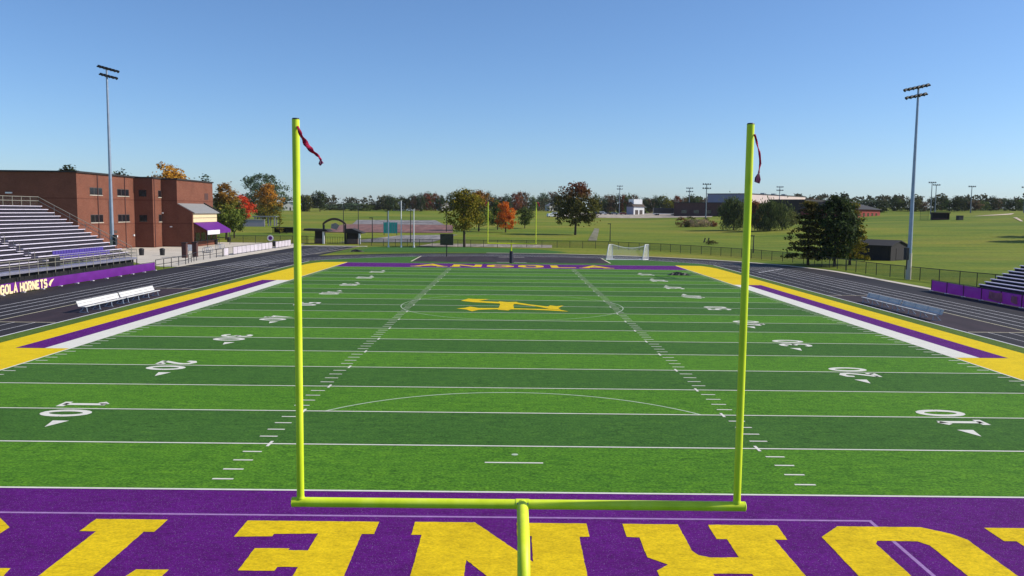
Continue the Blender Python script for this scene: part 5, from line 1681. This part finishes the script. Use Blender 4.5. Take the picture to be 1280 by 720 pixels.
# ---- far treeline: prototypes, then single trees
PROTO = []
def proto(leaf, kind, seed):
    mb = MB(); mb.cur = 0
    c = crown_mesh(mb, 10.0, 9.0, kind, seed, 80, 24, .62, .06)
    mb.cur = 1; trunk_mesh(mb, 10.0, 9.0, seed, .10, c, 4)
    o = mb.build('far_tree', [LEAF[leaf], M['bark']])
    return o.data, o
protos = {}
for i, (nm, leaf, kind) in enumerate((('dark green', 'dark', 'round'), ('mid green', 'green', 'oval'), ('olive', 'olive', 'round'), ('brown', 'brown', 'round'), ('rust red', 'rust', 'oval'), ('pointed dark green', 'dark', 'cone'), ('blue green', 'blue', 'round'), ('yellow green', 'yel_green', 'oval'))):
    me, o = proto(leaf, kind, 200+i); protos[nm] = me
    bpy.data.objects.remove(o)
segs_ = [  # px range, base row, top rows, colours, count, place
 (478, 510, 263.0, (243, 249), ('olive', 'dark green', 'mid green', 'dark green', 'olive'), 5, 'behind the white poles'),
 (513, 556, 263.3, (239, 246), ('dark green', 'brown', 'dark green', 'rust red', 'mid green', 'rust red', 'dark green', 'pointed dark green'), 8, 'above the maroon court'),
 (560, 612, 263.2, (239, 245), ('dark green', 'pointed dark green', 'brown', 'mid green', 'dark green', 'rust red', 'dark green'), 7, 'behind the yellow green tree'),
 (615, 700, 263.6, (239, 247), ('dark green', 'brown', 'dark green', 'rust red', 'rust red', 'brown', 'mid green', 'dark green', 'blue green', 'brown', 'dark green'), 11, 'seen through the far goalpost'),
 (742, 796, 266.0, (242, 249), ('mid green', 'dark green', 'brown', 'brown', 'dark green', 'rust red', 'mid green', 'brown'), 8, 'behind the parked cars'),
 (800, 884, 266.0, (243, 249), ('dark green', 'brown', 'dark green', 'olive', 'yellow green', 'rust red', 'brown', 'dark green', 'mid green', 'brown'), 10, 'behind the field house and trailer'),
 (1008, 1106, 265.0, (246, 252), ('brown', 'dark green', 'olive', 'dark green', 'mid green', 'blue green', 'dark green'), 7, 'behind the dark roofed halls'),
 (1112, 1168, 263.6, (246, 252), ('dark green', 'mid green', 'dark green', 'olive', 'brown', 'dark green'), 6, 'behind the dugout lights'),
 (1172, 1282, 263.2, (244.5, 252), ('dark green', 'mid green', 'dark green', 'dark green', 'brown', 'mid green', 'dark green', 'brown', 'blue green', 'dark green', 'mid green'), 11, 'beyond the ball field infield'),
 (405, 476, 263.0, (253, 257), ('blue green', 'dark green', 'blue green', 'mid green', 'dark green'), 5, 'above the gate arch'),
]
r = random.Random(99)
plan = []
for x0, x1, by, (ta, tb), cols, n, place in segs_:
    for k in range(n):
        px = x0+(x1-x0)*(k+.5)/n+r.uniform(-1.8, 1.8)
        plan.append((px, by+r.uniform(-.5, .8), r.uniform(ta, tb), cols[k % len(cols)], place, (x1-x0)/n))
from collections import Counter
cnt = Counter((c, pl) for _, _, _, c, pl, _ in plan)
seen = Counter()
ORD = ['first', 'second', 'third', 'fourth', 'fifth', 'sixth']
for px, by, top, c, place, wpx in plan:
    p = gp(px, by); H = hgt(p, top); sc = FPX/((p-CAMP).dot(_f))
    o = bpy.data.objects.new('far_tree', protos[c]); COL.objects.link(o)
    o.location = (p.x, p.y, p.z-.1)
    wm = max(wpx*1.7, 13)/sc
    o.scale = (wm/9, wm/9, H/10); o.rotation_euler = (0, 0, r.uniform(0, 6.28))
    key = (c, place); seen[key] += 1
    lab = f'{c} tree in the far treeline {place}' if cnt[key] == 1 else f'{ORD[seen[key]-1]} {c} far treeline tree from the school side, {place}'
    tag(o, lab, 'tree', 'trees of the far treeline')

# far woods that read as one mass
mb = MB()
r = random.Random(5)
def wood(x, y, h):
    c = []
    for _ in range(15):
        f = math.sqrt(r.random()); a_ = r.uniform(0, 6.28); zz = r.random()
        wd_ = 4.2*math.sqrt(max(.05, 1-(2*zz-.9)**2*.8))
        c.append(Vector((x+wd_*f*cos(a_), y+wd_*f*sin(a_), tz(x, y)+h*(.04+.92*zz))))
    for q in c:
        for _ in range(8):
            s = r.uniform(.5, 1.05); n_ = Vector((r.gauss(0, .6), -1+r.gauss(0, .5), r.gauss(.3, .5))).normalized()
            a = n_.orthogonal().normalized(); a = Matrix.Rotation(r.uniform(0, 6.28), 3, n_) @ a; b = n_.cross(a)
            g = q+Vector((r.gauss(0, .9), r.gauss(0, .9), r.gauss(0, .6)))
            mb.face([g-a*s, g-b*s*.6, g+a*s, g+b*s*.6])
for k in range(330):
    x = -330+k*3.6; wood(x+r.uniform(-2, 2), 640+r.uniform(-14, 60)+max(0, x)*-.28, r.uniform(6, 11))
struct(mb.build('distant_woods', leaf_mat('leaves_distant_woods', ['#2e3626', '#484a30', '#665a3c'])), 'stuff')

# ------------------------------------------------------------------ air
mb = MB(); mb.span(-4200, 4200, -700, 6000, -2, 60)
hz = mb.build('haze', bpy.data.materials.new('air'))
hm = hz.data.materials[0]; hm.use_nodes = True
hn = hm.node_tree
hn.nodes.remove(hn.nodes['Principled BSDF'])
pv = hn.nodes.new('ShaderNodeVolumePrincipled')
pv.inputs['Color'].default_value = (0.84, 0.88, 0.93, 1)
pv.inputs['Density'].default_value = 0.00005
pv.inputs['Anisotropy'].default_value = 0.0
hn.links.new(pv.outputs[0], hn.nodes['Material Output'].inputs['Volume'])
struct(hz, 'stuff')
